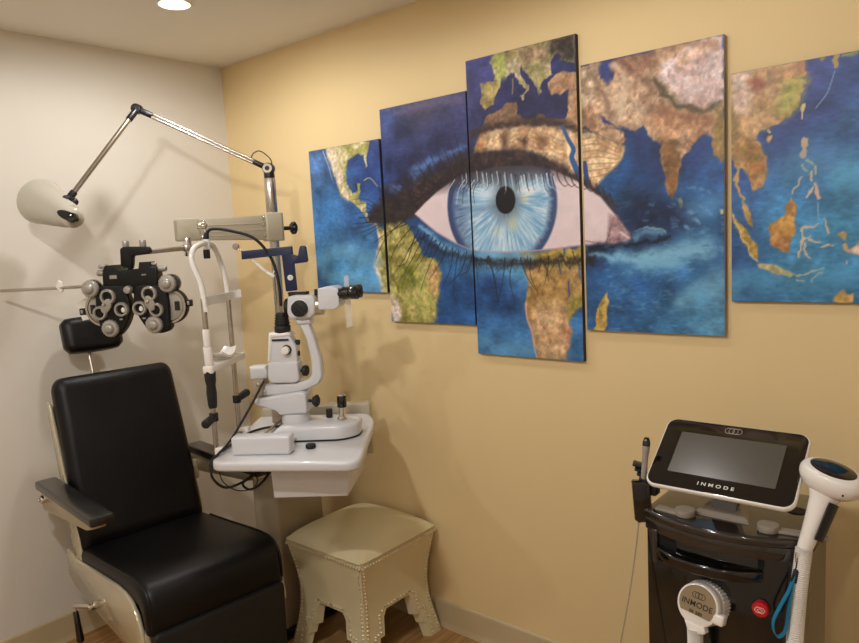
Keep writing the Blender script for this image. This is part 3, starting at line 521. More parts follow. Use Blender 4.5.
ART_POST=[
('S',[(2030,1532),(1964,1528),(1876,1525),(1795,1518),(1667,1513),(1585,1514),(1477,1522),(1388,1552),(1301,1596),(1226,1649)],5,5,(206,150,160),0.7),
('P',[(1993,1620),(2026,1612),(2063,1543),(2037,1532),(1984,1531)],(150,112,118),(196,160,165),6,3),
('S',[(2031,1562),(2057,1543)],8,6,(226,200,204),0.9),
('S',[(2005,1594),(1984,1534)],4,4,(120,86,90),0.7),
('B',[(2076,1542),(2120,1558),(2163,1553)],18,14,(110,170,205),0.7),
('B',[(2076,1557),(2120,1570),(2169,1556)],4,4,(150,190,215),0.8),
('B',[(1922,1514),(2030,1520),(2126,1528),(2181,1538)],18,10,(16,26,50),0.95),
('S',[(1894,1543),(1964,1531),(2050,1525)],4,3,(120,80,80),0.6),
('S',[(1815,1766),(1825,1736),(1843,1718),(1857,1724)],5,2,(52,34,34),0.85),
('S',[(1839,1762),(1849,1733),(1866,1715),(1881,1720)],5,2,(52,34,34),0.85),
('S',[(1863,1757),(1872,1727),(1890,1710),(1904,1715)],5,2,(52,34,34),0.85),
('S',[(1886,1749),(1896,1720),(1912,1703),(1927,1708)],5,2,(52,34,34),0.85),
('S',[(1909,1740),(1918,1711),(1935,1694),(1949,1699)],5,2,(52,34,34),0.85),
('S',[(1931,1729),(1941,1700),(1957,1683),(1971,1688)],5,2,(52,34,34),0.85),
('S',[(1953,1715),(1963,1687),(1979,1670),(1993,1675)],5,2,(52,34,34),0.85),
('S',[(1975,1700),(1985,1672),(2001,1655),(2014,1660)],5,2,(52,34,34),0.85),
('S',[(1997,1683),(2006,1655),(2022,1639),(2035,1644)],5,2,(52,34,34),0.85),
('S',[(1421,1795),(1421,1747),(1390,1731)],4.849746436849827,1.5,(34,36,48),0.41305235272762664),
('S',[(1430,1797),(1431,1750),(1404,1734)],3.283014911632861,1.5,(222,234,244),0.5109577746789237),
('S',[(1442,1808),(1443,1768),(1414,1760)],3.6987059150277757,1.5,(34,36,48),0.7445764532331138),
('S',[(1448,1806),(1449,1762),(1423,1749)],3.3167480813756742,1.5,(222,234,244),0.792132135125927),
('S',[(1457,1790),(1458,1744),(1428,1729)],3.723262919367316,1.5,(34,36,48),0.6426505609918648),
('S',[(1474,1790),(1476,1746),(1448,1732)],5.416410780792988,1.5,(34,36,48),0.5344550040342405),
('S',[(1481,1804),(1483,1766),(1457,1759)],3.7533977519236563,1.5,(34,36,48),0.40152240371846054),
('S',[(1497,1800),(1498,1755),(1475,1739)],4.2018629665750975,1.5,(222,234,244),0.6165482738065887),
('S',[(1506,1788),(1508,1751),(1485,1744)],4.874487555728184,1.5,(34,36,48),0.4081303909203386),
('S',[(1519,1794),(1522,1757),(1503,1750)],3.1168177967473536,1.5,(222,234,244),0.8298309548160248),
('S',[(1522,1787),(1525,1741),(1509,1724)],3.8609545326325296,1.5,(222,234,244),0.636115819311904),
('S',[(1539,1789),(1541,1744),(1523,1729)],5.1492357979689505,1.5,(222,234,244),0.8256100832689827),
('S',[(1541,1791),(1544,1745),(1527,1729)],3.8498988165646115,1.5,(34,36,48),0.6453148166942075),
('S',[(1554,1797),(1558,1760),(1543,1752)],3.3721701115581215,1.5,(34,36,48),0.8485270665415168),
('S',[(1561,1782),(1564,1741),(1548,1728)],4.014720053073512,1.5,(222,234,244),0.6672820993119837),
('S',[(1582,1790),(1586,1753),(1576,1745)],5.290173371104977,1.5,(222,234,244),0.6221038892893744),
('S',[(1591,1783),(1594,1737),(1583,1720)],4.575998233565986,1.5,(34,36,48),0.4479837743637665),
('S',[(1596,1780),(1599,1741),(1590,1731)],4.13288728374994,1.5,(34,36,48),0.7835137019021843),
('S',[(1614,1784),(1618,1741),(1613,1725)],4.19760612536288,1.5,(222,234,244),0.5817052368509561),
('S',[(1612,1775),(1617,1729),(1611,1712)],4.567412427387097,1.5,(222,234,244),0.5523154421229224),
('S',[(1621,1777),(1626,1732),(1620,1716)],3.9033155825568135,1.5,(34,36,48),0.7487041414533888),
('S',[(1640,1775),(1645,1735),(1646,1723)],4.761173935016758,1.5,(222,234,244),0.6185583507208996),
('S',[(1651,1781),(1656,1736),(1658,1718)],4.624230373253103,1.5,(34,36,48),0.40521129566011377),
('S',[(1657,1773),(1662,1733),(1661,1720)],5.041699169210142,1.5,(34,36,48),0.75893167600376),
('S',[(1665,1771),(1670,1727),(1674,1710)],3.8751128785746776,1.5,(34,36,48),0.7914600636075225),
('S',[(1679,1765),(1686,1724),(1694,1710)],4.32335020192349,1.5,(222,234,244),0.7764791266092137),
('S',[(1691,1768),(1697,1725),(1702,1709)],4.825883563917752,1.5,(222,234,244),0.7511672327019361),
('S',[(1697,1771),(1703,1729),(1711,1714)],4.936761864780041,1.5,(34,36,48),0.7241865135595766),
('S',[(1698,1770),(1704,1728),(1708,1713)],3.5475954107753402,1.5,(34,36,48),0.6838893229015771),
('S',[(1709,1772),(1715,1736),(1723,1727)],3.333817212112785,1.5,(222,234,244),0.4816962459474641),
('S',[(1719,1767),(1725,1728),(1731,1715)],4.529484876840877,1.5,(34,36,48),0.5070308843486522),
('S',[(1737,1766),(1743,1728),(1751,1716)],4.025105786815309,1.5,(222,234,244),0.7741165268887532),
('S',[(1740,1762),(1746,1726),(1755,1716)],4.363052157920742,1.5,(222,234,244),0.6614033071841025),
('S',[(1758,1763),(1765,1720),(1782,1703)],4.605741354420514,1.5,(222,234,244),0.463950619254626),
('S',[(1762,1754),(1769,1710),(1784,1691)],4.521524732761666,1.5,(222,234,244),0.8020601495932514),
('S',[(1763,1760),(1770,1719),(1782,1704)],3.351751210641857,1.5,(34,36,48),0.8010768011505343),
('S',[(1778,1764),(1785,1727),(1802,1715)],5.4311365691628035,1.5,(222,234,244),0.8325125935281369),
('S',[(1793,1763),(1801,1719),(1821,1700)],4.2407637620543746,1.5,(222,234,244),0.5436186468253227),
('S',[(1803,1761),(1811,1723),(1831,1708)],3.3047150310139886,1.5,(34,36,48),0.5995604351943369),
('S',[(1804,1753),(1813,1719),(1835,1709)],4.331411629176054,1.5,(222,234,244),0.8208639093743644),
('S',[(1397,1779),(1367,1746),(1346,1697)],4,2,(206,222,234),0.8),
('S',[(1420,1777),(1390,1744),(1374,1695)],4,2,(40,44,60),0.8),
('S',[(1442,1775),(1413,1742),(1401,1693)],4,2,(206,222,234),0.8),
('S',[(1464,1773),(1436,1740),(1428,1691)],4,2,(40,44,60),0.8),
('S',[(1486,1771),(1458,1738),(1455,1689)],4,2,(206,222,234),0.8),
('S',[(1508,1769),(1480,1736),(1482,1687)],4,2,(40,44,60),0.8),
('S',[(1489,1812),(1461,1806),(1431,1858),(1408,1940)],7,2,(34,28,38),0.8),
('S',[(1468,1810),(1437,1803),(1405,1852),(1378,1930)],7,2,(34,28,38),0.8),
('S',[(1447,1806),(1413,1798),(1377,1844),(1347,1918)],7,2,(34,28,38),0.8),
('S',[(1426,1800),(1389,1792),(1350,1835),(1316,1904)],7,2,(34,28,38),0.8),
('S',[(1405,1794),(1365,1784),(1321,1825),(1284,1889)],7,2,(34,28,38),0.8),
('S',[(1383,1787),(1340,1777),(1293,1814),(1252,1874)],7,2,(34,28,38),0.8),
('S',[(1361,1779),(1315,1768),(1263,1802),(1219,1857)],7,2,(34,28,38),0.8),
('S',[(1339,1771),(1289,1759),(1234,1790),(1186,1840)],7,2,(34,28,38),0.8),
('S',[(1317,1762),(1263,1749),(1204,1777),(1151,1822)],7,2,(34,28,38),0.8),
('S',[(1294,1753),(1237,1739),(1173,1764),(1117,1803)],7,2,(34,28,38),0.8),
('S',[(1271,1743),(1210,1728),(1142,1749),(1081,1783)],7,2,(34,28,38),0.8),
('S',[(1247,1733),(1183,1716),(1110,1734),(1045,1763)],7,2,(34,28,38),0.8),
('S',[(1223,1722),(1155,1704),(1077,1719),(1008,1742)],7,2,(34,28,38),0.8),
('S',[(1199,1710),(1127,1692),(1045,1703),(970,1720)],7,2,(34,28,38),0.8),
('S',[(1175,1699),(1099,1679),(1011,1686),(932,1698)],7,2,(34,28,38),0.8),
('S',[(1150,1687),(1070,1666),(977,1669),(893,1674)],7,2,(34,28,38),0.8),
('S',[(1125,1674),(1041,1652),(942,1651),(853,1650)],7,2,(34,28,38),0.8),
('S',[(1146,1680),(1061,1670),(956,1741),(852,1748)],6,1.6,(34,30,44),0.75),
('S',[(1144,1680),(1059,1654),(954,1724),(886,1727)],6,1.6,(34,30,44),0.75),
('S',[(1141,1679),(1059,1653),(953,1707),(918,1705)],6,1.6,(34,30,44),0.75),
('S',[(1138,1678),(1061,1668),(951,1690),(847,1690)],6,1.6,(34,30,44),0.75),
('S',[(1136,1677),(1062,1685),(950,1673),(880,1669)],6,1.6,(34,30,44),0.75),
('S',[(1133,1676),(1062,1689),(949,1656),(913,1648)],6,1.6,(34,30,44),0.75),
('S',[(1130,1676),(1061,1676),(947,1639),(841,1632)],6,1.6,(34,30,44),0.75),
('S',[(1128,1675),(1060,1657),(946,1622),(875,1611)],6,1.6,(34,30,44),0.75),
('S',[(1125,1674),(1059,1651),(944,1605),(908,1590)],6,1.6,(34,30,44),0.75),
('P',[(976,1707),(1104,1745),(1187,1678),(1122,1636),(1014,1634),(938,1662)],(40,32,36),(54,44,44),14,5),
('S',[(1133,1643),(1038,1585),(968,1491)],4.5,1.6,(34,28,32),0.85),
('S',[(1153,1634),(1056,1608),(963,1564)],4.5,1.6,(34,28,32),0.85),
('S',[(1184,1625),(1094,1551),(1033,1458)],4.5,1.6,(34,28,32),0.85),
('S',[(1213,1608),(1139,1511),(1064,1433)],4.5,1.6,(34,28,32),0.85),
('S',[(1242,1595),(1175,1502),(1094,1409)],4.5,1.6,(34,28,32),0.85),
('S',[(1191,1586),(1142,1488),(1088,1473)],4.5,1.6,(34,28,32),0.85),
('S',[(1280,1579),(1236,1512),(1159,1433)],4.5,1.6,(34,28,32),0.85),
('S',[(1317,1555),(1264,1485),(1207,1378)],4.5,1.6,(34,28,32),0.85),
('S',[(1345,1543),(1313,1484),(1250,1417)],4.5,1.6,(34,28,32),0.85),
('S',[(1373,1531),(1359,1461),(1306,1371)],4.5,1.6,(34,28,32),0.85),
('S',[(1400,1526),(1382,1453),(1362,1357)],4.5,1.6,(34,28,32),0.85),
('S',[(1437,1518),(1405,1446),(1336,1394)],4.5,1.6,(34,28,32),0.85),
('S',[(1463,1514),(1442,1453),(1395,1431)],4.5,1.6,(34,28,32),0.85),
('S',[(1299,1567),(1238,1539),(1189,1487)],4.5,1.6,(34,28,32),0.85),
('S',[(1261,1587),(1179,1556),(1123,1504)],4.5,1.6,(34,28,32),0.85),
('S',[(1498,1495),(1548,1451),(1563,1334)],4.5,1.6,(34,28,32),0.85),
('S',[(1533,1501),(1547,1444),(1564,1345)],4.5,1.6,(34,28,32),0.85),
('S',[(1600,1493),(1593,1433),(1563,1327)],4.5,1.6,(34,28,32),0.85),
('S',[(1633,1485),(1618,1416),(1635,1346)],4.5,1.6,(34,28,32),0.85),
('S',[(1480,1495),(1478,1460),(1484,1398)],4.5,1.6,(34,28,32),0.85),
('S',[(1666,1491),(1691,1422),(1732,1368)],4.5,1.6,(34,28,32),0.85),
('S',[(1706,1490),(1703,1429),(1729,1375)],4.5,1.6,(34,28,32),0.85),
('S',[(1745,1489),(1766,1449),(1772,1409)],4.5,1.6,(34,28,32),0.85),
('S',[(1776,1495),(1770,1449),(1757,1402)],4.5,1.6,(34,28,32),0.85),
('S',[(1821,1501),(1838,1468),(1856,1448)],4.5,1.6,(34,28,32),0.85),
('S',[(1865,1506),(1878,1473),(1899,1460)],4.5,1.6,(34,28,32),0.85),
('S',[(1914,1504),(1928,1472),(1941,1453)],4.5,1.6,(34,28,32),0.85),
('B',[(1470,1481),(1583,1476),(1705,1473),(1820,1478),(1935,1479)],22,22,(36,28,30),0.85),
('B',[(1221,1577),(1339,1521),(1462,1492)],16,18,(30,34,50),0.7),
('S',[(1471,1496),(1470,1470),(1491,1449)],4,2,(38,30,32),0.6),
('S',[(1500,1490),(1491,1476),(1484,1455)],4,2,(38,30,32),0.6),
('S',[(1529,1501),(1523,1476),(1525,1455)],4,2,(38,30,32),0.6),
('S',[(1557,1484),(1562,1470),(1573,1449)],4,2,(38,30,32),0.6),
('S',[(1585,1488),(1592,1463),(1562,1442)],4,2,(38,30,32),0.6),
('S',[(1612,1475),(1610,1461),(1620,1440)],4,2,(38,30,32),0.6),
('S',[(1640,1490),(1631,1466),(1645,1445)],4,2,(38,30,32),0.6),
('S',[(1666,1485),(1662,1472),(1646,1451)],4,2,(38,30,32),0.6),
('S',[(1693,1497),(1698,1473),(1709,1453)],4,2,(38,30,32),0.6),
('S',[(1719,1483),(1725,1469),(1712,1449)],4,2,(38,30,32),0.6),
('S',[(1745,1486),(1742,1462),(1733,1442)],4,2,(38,30,32),0.6),
('S',[(1769,1472),(1761,1459),(1787,1439)],4,2,(38,30,32),0.6),
('S',[(1795,1485),(1792,1462),(1778,1442)],4,2,(38,30,32),0.6),
('S',[(1819,1480),(1825,1467),(1819,1448)],4,2,(38,30,32),0.6),
('S',[(1844,1493),(1849,1471),(1855,1451)],4,2,(38,30,32),0.6),
('S',[(1868,1481),(1864,1468),(1848,1449)],4,2,(38,30,32),0.6),
('S',[(1891,1484),(1883,1462),(1901,1442)],4,2,(38,30,32),0.6),
('S',[(1914,1470),(1913,1457),(1916,1438)],4,2,(38,30,32),0.6),
('S',[(1222,1596),(1200,1567),(1178,1545)],4,2,(34,32,44),0.6),
('S',[(1242,1589),(1219,1559),(1208,1537)],4,2,(34,32,44),0.6),
('S',[(1261,1581),(1239,1552),(1237,1529)],4,2,(34,32,44),0.6),
('S',[(1280,1573),(1258,1544),(1237,1522)],4,2,(34,32,44),0.6),
('S',[(1299,1566),(1277,1537),(1266,1515)],4,2,(34,32,44),0.6),
('S',[(1318,1559),(1297,1530),(1295,1507)],4,2,(34,32,44),0.6),
('S',[(1336,1551),(1315,1522),(1295,1500)],4,2,(34,32,44),0.6),
('S',[(1355,1544),(1334,1515),(1323,1493)],4,2,(34,32,44),0.6),
('S',[(1373,1537),(1353,1508),(1351,1486)],4,2,(34,32,44),0.6),
('S',[(1391,1530),(1371,1501),(1351,1479)],4,2,(34,32,44),0.6),
('S',[(1409,1522),(1389,1494),(1379,1472)],4,2,(34,32,44),0.6),
('S',[(1427,1515),(1407,1487),(1406,1465)],4,2,(34,32,44),0.6),
('S',[(1445,1508),(1425,1480),(1406,1458)],4,2,(34,32,44),0.6),
('S',[(1463,1502),(1443,1473),(1433,1451)],4,2,(34,32,44),0.6)]
# ---------------------------------------------------------------- the room
def struct(name, mb, m):
    o=mb.build(name,m); o['kind']='structure'; return o
RX,RY,H=3.9,-3.4,2.44
struct('floor', MB().box((RX/2,RY/2,-.05),(RX+.2,-RY+.2,.1)), 'wood')
struct('ceiling', MB().box((RX/2,RY/2,H+.05),(RX+.2,-RY+.2,.1)), 'ceil')
struct('wall_back', MB().box((RX/2,.05,H/2),(RX+.2,.1,H)), 'tan')
struct('wall_left', MB().box((-.05,RY/2,H/2),(.1,-RY,H)), 'cream')
struct('wall_right', MB().box((RX+.05,RY/2,H/2),(.1,-RY,H)), 'cream')
struct('wall_front', MB().box((RX/2,RY-.05,H/2),(RX+.2,.1,H)), 'cream')
BP=[(0,0),(.018,0),(.016,.006),(.011,.014),(.0085,.024),(.008,.1),(.0065,.107),(.003,.11),(0,.111)]
struct('baseboard_back', MB().prism(BP,(RX/2,0,0),(0,-1,0),(0,0,1),RX), 'base')
struct('baseboard_left', MB().prism(BP,(0,RY/2,0),(1,0,0),(0,0,1),-RY-.04), 'base')

# recessed downlights (the first is the one in the picture)
def downlight(x,y,label,power,kind='SPOT'):
    t=thing('ceiling_light',label,'ceiling light',(x,y,H),0,'recessed ceiling lights')
    MB(frame((x,y,H))).lathe([(.053,-.001),(.060,-.001),(.062,-.002),(.061,-.0035),(.054,-.003),(.052,-.001)],(0,0,0),(0,0,1),40).build('trim_ring','ceil',t)
    MB(frame((x,y,H))).lathe([(0,-.006),(.038,-.0055),(.051,-.003),(.053,-.001)],(0,0,0),(0,0,1),40).build('diffuser','glow',t)
    ld=bpy.data.lights.new('downlight_lamp',kind); ld.energy=power; ld.color=LCOL
    if kind=='AREA': ld.shape='DISK'; ld.size=.10
    else: ld.spot_size=R(179); ld.spot_blend=.12; ld.shadow_soft_size=.055
    lo=bpy.data.objects.new('downlight_lamp',ld); COL.objects.link(lo); lo.parent=t; lo.location=(0,0,-.012)
    return t
LCOL=(.985,.985,.98)
for a in LIGHTS: downlight(*a)

# ---------------------------------------------------------------- canvas prints
def fbm(u,v,scale,seed,octs=4):
    rng=np.random.RandomState(seed); out=np.zeros_like(u); amp=1; tot=0
    for o in range(octs):
        g=rng.rand(64,64); x=u/scale*2**o+o*17.3+1000; y=v/scale*2**o+o*9.1+1000
        i=np.floor(x).astype(int); j=np.floor(y).astype(int); fx=x-i; fy=y-j
        fx=fx*fx*(3-2*fx); fy=fy*fy*(3-2*fy)
        a=g[i%64,j%64]; b=g[(i+1)%64,j%64]; c=g[i%64,(j+1)%64]; d=g[(i+1)%64,(j+1)%64]
        out+=amp*((a*(1-fx)+b*fx)*(1-fy)+(c*(1-fx)+d*fx)*fy); tot+=amp; amp*=.55
    return out/tot
def segdist(u,v,pts,closed):
    d=np.full(u.shape,1e9); tt=np.zeros(u.shape); n=len(pts); m=n if closed else n-1
    for k in range(m):
        ax,ay=pts[k]; bx,by=pts[(k+1)%n]; dx,dy=bx-ax,by-ay; L=dx*dx+dy*dy+1e-9
        t=np.clip(((u-ax)*dx+(v-ay)*dy)/L,0,1); e=np.hypot(u-ax-t*dx,v-ay-t*dy)
        c=e<d; d=np.where(c,e,d); tt=np.where(c,(k+t)/m,tt)
    return d,tt
def inside(u,v,pts):
    r=np.zeros(u.shape,bool); n=len(pts)
    for k in range(n):
        ax,ay=pts[k]; bx,by=pts[(k+1)%n]
        if ay==by: continue
        c=((ay>v)!=(by>v))&(u<(bx-ax)*(v-ay)/(by-ay)+ax); r^=c
    return r
def polymask(u,v,pts,soft):
    d,_=segdist(u,v,pts,True); s=np.where(inside(u,v,pts),d,-d)
    return np.clip(s/(2*soft)+.5,0,1)
def dorough(u,v,rough): return u+(fbm(u,v,26,3,3)-.5)*rough*3.2, v+(fbm(u,v,26,8,3)-.5)*rough*3.2
def layer(C,u,v,items):
    U0,U1,V0,V1=u.min(),u.max(),v.min(),v.max()
    for it in items:
        pts=it[1]; xs=[p[0] for p in pts]; ys=[p[1] for p in pts]; pad=90
        if max(xs)<U0-pad or min(xs)>U1+pad or max(ys)<V0-pad or min(ys)>V1+pad: continue
        k=(u>min(xs)-pad)&(u<max(xs)+pad)&(v>min(ys)-pad)&(v<max(ys)+pad)
        if not k.any(): continue
        uu,vv=u[k],v[k]
        if it[0]=='P':
            _,_,a,b,soft,rough=it; w=dorough(uu,vv,rough); m=polymask(w[0],w[1],pts,soft)
            wu=uu+90*(fbm(uu,vv,55,a[1],3)-.5); wv=vv+90*(fbm(uu,vv,55,b[2],3)-.5); n=np.clip((fbm(wu,wv,30,a[0]+b[1],5)-.5)*3.2+.55,0,1)[:,None]
            col=np.array(a)*n+np.array(b)*(1-n); col=col*(.66+.5*fbm(uu,vv,11,5,4)+.36*np.abs(fbm(uu,vv,38,7,5)-.5)*2)[:,None]
        elif it[0]=='B':
            _,_,w0,w1,cc,al=it; P=[(p.x,p.y) for p in catmull([(a,b,0) for a,b in pts],5)]
            q=dorough(uu,vv,8); d,t=segdist(q[0],q[1],P,False); w=w0+(w1-w0)*t; m=np.exp(-(d/w)**2*2)*al*np.clip(.35+1.3*fbm(uu*.8,vv*1.6,13,41,3),0,1); col=np.array(cc)[None,:]
        else:
            _,_,w0,w1,cc,al=it; P=[(p.x,p.y) for p in catmull([(a,b,0) for a,b in pts],5)]
            d,t=segdist(*(dorough(uu,vv,7) if (w0>=5 and U0>2350) else (uu,vv)),P,False); w=w0+(w1-w0)*t; m=np.clip(w/2-d+1.2,0,2.4)/2.4*al*np.clip(w/2.4,0,1)**.3; col=np.array(cc)[None,:]
        m=m[:,None]; C[k]=C[k]*(1-m)+col*m
def art(u,v):
    C=np.zeros((len(u),3)); W=np.zeros(len(u))
    for (bx,by),c in ART_BASE:
        w=1/(((u-bx)**2+(v-by)**2)+900)**1.7; C+=w[:,None]*np.array(c); W+=w
    C/=W[:,None]
    C*=(.58+.84*fbm(u,v,60,11,5))[:,None]
    sp=np.clip((fbm(u*.7+v*.3,v*1.6-u*.25,17,14,3)-.56)*5,0,1)*np.clip((u-1930)/60,0,1)*np.clip((2350-u)/20,0,1)*np.clip((1720-v)/120,0,1)
    C=C*(1-.3*sp[:,None])+np.array((128,186,220))*.3*sp[:,None]
    C*=(.86+.28*fbm(u+v*.3,v*2.4,14,12,3))[:,None]
    layer(C,u,v,ART_PRE)
    e=polymask(u,v,ART_EYE,3.5)[:,None]
    wh=np.array((228,206,208))*(.95+.1*fbm(u,v,50,21,3))[:,None]
    cx,cz=1586.,1676.; r=np.hypot(u-cx,v-cz)/228.; th=np.arctan2(v-ART_IRIS['pc'][1],u-ART_IRIS['pc'][0])
    rp=np.hypot(u-ART_IRIS['pc'][0],(v-ART_IRIS['pc'][1])*.86)/ART_IRIS['pr']
    st=fbm(th*60,r*14,3.2,31,3)*.6+fbm(th*110,r*9+40,3.0,32,3)*.4
    n2=np.clip((st-.5)*2.6+.5,0,1)[:,None]
    ir=np.array((206,228,238))*n2+np.array((104,160,204))*(1-n2)
    blot=np.clip((fbm(u,v,60,33,3)-.45)*3,0,1)[:,None]; ir=ir*(1-.35*blot)+np.array((150,196,226))*.35*blot
    k=np.clip(1-(rp-1)/1.1,0,1)[:,None]*(.35+.65*n2); ir=ir*(1-.8*k)+np.array((74,78,84))*.8*k
    k=np.clip((v-1745)/40,0,1)[:,None]; ir=ir*(1-.55*k)+np.array((66,72,92))*.55*k
    hl=np.exp(-(((u-1530)/52)**2+((v-1718)/26)**2)*1.2)[:,None]; ir=ir*(1-.8*hl)+np.array((206,228,242))*.8*hl
    hl=np.exp(-(((u-1702)/46)**2+((v-1716)/18)**2)*1.2)[:,None]; ir=ir*(1-.85*hl)+np.array((238,236,238))*.85*hl
    dk=np.exp(-(((u-1500)/70)**2+((v-1668)/14)**2))[:,None]*n2; ir=ir*(1-.6*dk)+np.array((54,86,140))*.6*dk
    yl=(np.exp(-(((u-1640)/22)**2+((v-1610)/26)**2))+np.exp(-(((u-1692)/16)**2+((v-1690)/12)**2))+.7*np.exp(-(((u-1570)/16)**2+((v-1588)/18)**2)))[:,None]; ir=ir*(1-.5*yl)+np.array((222,212,150))*.5*yl
    rim=np.clip((r-.84+(st-.5)*.14)/.1,0,1)[:,None]; ir=ir*(1-.85*rim)+np.array((44,58,104))*.85*rim
    lft=np.clip((1478-u)/60,0,1)[:,None]*.6*(1-n2*.4); ir=ir*(1-lft)+np.array((40,58,108))*lft
    ir=ir*(1-np.clip((1-rp)*14+.5,0,1)[:,None])+np.array((20,18,22))*np.clip((1-rp)*14+.5,0,1)[:,None]
    im=np.clip((1-r)*30+.5,0,1)[:,None]
    ey=wh*(1-im)+ir*im
    top=np.clip((v-1738+ (u-1586)**2/7000)/60,0,1)[:,None]**.8*.85; ey=ey*(1-top)+np.array((62,50,56))*top
    C=C*(1-e)+ey*e
    layer(C,u,v,ART_POST)
    g=C.mean(1,keepdims=True); return np.clip((g+(C-g)*.9)*ART_GAIN,0,255)
def canvas_mat():
    m=bpy.data.materials.new('printed_canvas'); m.use_nodes=True; nt=m.node_tree; b=nt.nodes['Principled BSDF']
    at=nt.nodes.new('ShaderNodeAttribute'); at.attribute_name='print'
    tc=nt.nodes.new('ShaderNodeTexCoord'); nz=nt.nodes.new('ShaderNodeTexNoise'); nz.inputs['Scale'].default_value=420; nz.inputs['Detail'].default_value=2
    nt.links.new(tc.outputs['Object'],nz.inputs['Vector'])
    mr=nt.nodes.new('ShaderNodeMapRange'); mr.inputs['To Min'].default_value=.86; mr.inputs['To Max'].default_value=1.14; nt.links.new(nz.outputs['Fac'],mr.inputs['Value'])
    mx=nt.nodes.new('ShaderNodeMix'); mx.data_type='RGBA'; mx.blend_type='MULTIPLY'; mx.inputs[0].default_value=1
    nt.links.new(at.outputs['Color'],mx.inputs[6]); nt.links.new(mr.outputs[0],mx.inputs[7]); nt.links.new(mx.outputs[2],b.inputs['Base Color'])
    bp=nt.nodes.new('ShaderNodeBump'); bp.inputs['Strength'].default_value=.15; bp.inputs['Distance'].default_value=.001; nt.links.new(nz.outputs['Fac'],bp.inputs['Height']); nt.links.new(bp.outputs['Normal'],b.inputs['Normal'])
    b.inputs['Roughness'].default_value=.42; b.inputs['Specular IOR Level'].default_value=.35
    return m
M['canvas']=canvas_mat()
def canvas(x0,x1,z0,z1,label,edge=(40,42,62)):
    t=thing('canvas_print',label,'canvas print',((x0+x1)/2,0,(z0+z1)/2),0,'panels of the five piece eye picture')
    MB().box(((x0+x1)/2,-.0085,(z0+z1)/2),(x1-x0,.017,z1-z0),.0015,seg=1).build('stretched_frame',mat('canvas_edge',edge,.75,var=.3,scale=30),t)
    s=.003; nx=int((x1-x0)/s); nz=int((z1-z0)/s)
    xs=np.linspace(x0+.001,x1-.001,nx); zs=np.linspace(z0+.001,z1-.001,nz)
    gx,gz=np.meshgrid(xs,zs); n=nx*nz
    co=np.stack([gx.ravel(),np.full(n,-.0182),gz.ravel()],1)
    rgb=art(co[:,0]*1000,co[:,2]*1000)/255
    l=np.where(rgb<=.04045,rgb/12.92,((rgb+.055)/1.055)**2.4)
    i=(np.arange(nz-1)[:,None]*nx+np.arange(nx-1)[None,:]).ravel()
    fa=np.stack([i,i+1,i+nx+1,i+nx],1)
    me=bpy.data.meshes.new('printed_face'); wl=WM[t.name].inverted().translation
    me.from_pydata((co+np.array(wl)).tolist(),[],fa.tolist()); me.update()
    ca=me.color_attributes.new('print','FLOAT_COLOR','POINT'); ca.data.foreach_set('color',np.concatenate([l,np.ones((n,1))],1).ravel())
    me.materials.append(M['canvas'])
    o=bpy.data.objects.new('printed_face',me); COL.objects.link(o); o.parent=t
    return t
canvas(.611,1.031,1.366,1.973,'smallest leftmost canvas showing pale coastline and light blue sea')
canvas(1.043,1.463,1.250,2.082,'canvas panel with the left corner of the eye and green land below')
canvas(1.468,1.895,1.146,2.181,'tallest middle canvas panel with the blue iris and black pupil',(58,46,44))
canvas(1.909,2.341,1.252,2.082,'canvas panel with the right corner of the eye under brown land',(168,148,128))
canvas(2.358,2.785,1.353,1.974,'rightmost canvas panel with scattered golden islands in blue sea')

# ---------------------------------------------------------------- stool
sx,sy,hw=1.022,-.243,.212
st=thing('upholstered_stool','square cream leatherette stool with nailhead trim against the tan wall','stool',(sx,sy,0))
F=frame((sx,sy,0))
def prof(z):      # half width of the flared body at height z
    t=z/.445; return hw-.006-.030*math.sin(math.pi*min(1,t*1.02))**1.2+.004*(1-t)
LEGTOP=.205
def sidepoly():
    # half outline of the arch cut out of one side: (offset from centre, height)
    return [(0,LEGTOP),(.055,LEGTOP),(.085,.197),(.093,.17),(.097,.12),(.128,.115),(.131,.075),(.148,.07),(.150,0)]
b=MB(F)
# body: four curved aprons with stepped cut-outs, each a thin shell bent along the flare
def apron(b,rot):
    t=bmesh.new(); N=40; zs=[.445*i/30 for i in range(31)]
    def arch(a):  # height of the cut-out at offset a (abs)
        a=abs(a)
        if a<.075: return LEGTOP
        if a<.092: return LEGTOP-(a-.075)*1.4
        if a<.098: return .118
        if a<.126: return .113
        if a<.131: return .072
        if a<.147: return .068
        return 0
    cols=[-1+2*i/64 for i in range(65)]
    grid={}
    def pt(cn,z,ins):
        w=prof(z)-ins; return V((cn*w,-w,z))
    for side,ins in ((0,0),(1,.028)):
        for i,cn in enumerate(cols):
            a=cn*prof(0)
            for j in range(25):
                z0=arch(a); z=z0+(.445-z0)*j/24; grid[side,i,j]=t.verts.new(pt(cn,z,ins))
    for i in range(64):
        for j in range(24):
            t.faces.new([grid[0,i,j],grid[0,i+1,j],grid[0,i+1,j+1],grid[0,i,j+1]])
            t.faces.new([grid[1,i,j],grid[1,i,j+1],grid[1,i+1,j+1],grid[1,i+1,j]])
        t.faces.new([grid[0,i,0],grid[1,i,0],grid[1,i+1,0],grid[0,i+1,0]])
    bmesh.ops.recalc_face_normals(t,faces=t.faces)
    b._m(t,Matrix.Rotation(rot,4,'Z'))
for k in range(4): apron(b,k*math.pi/2)
b.build('skirt','stool',st,angle=50)
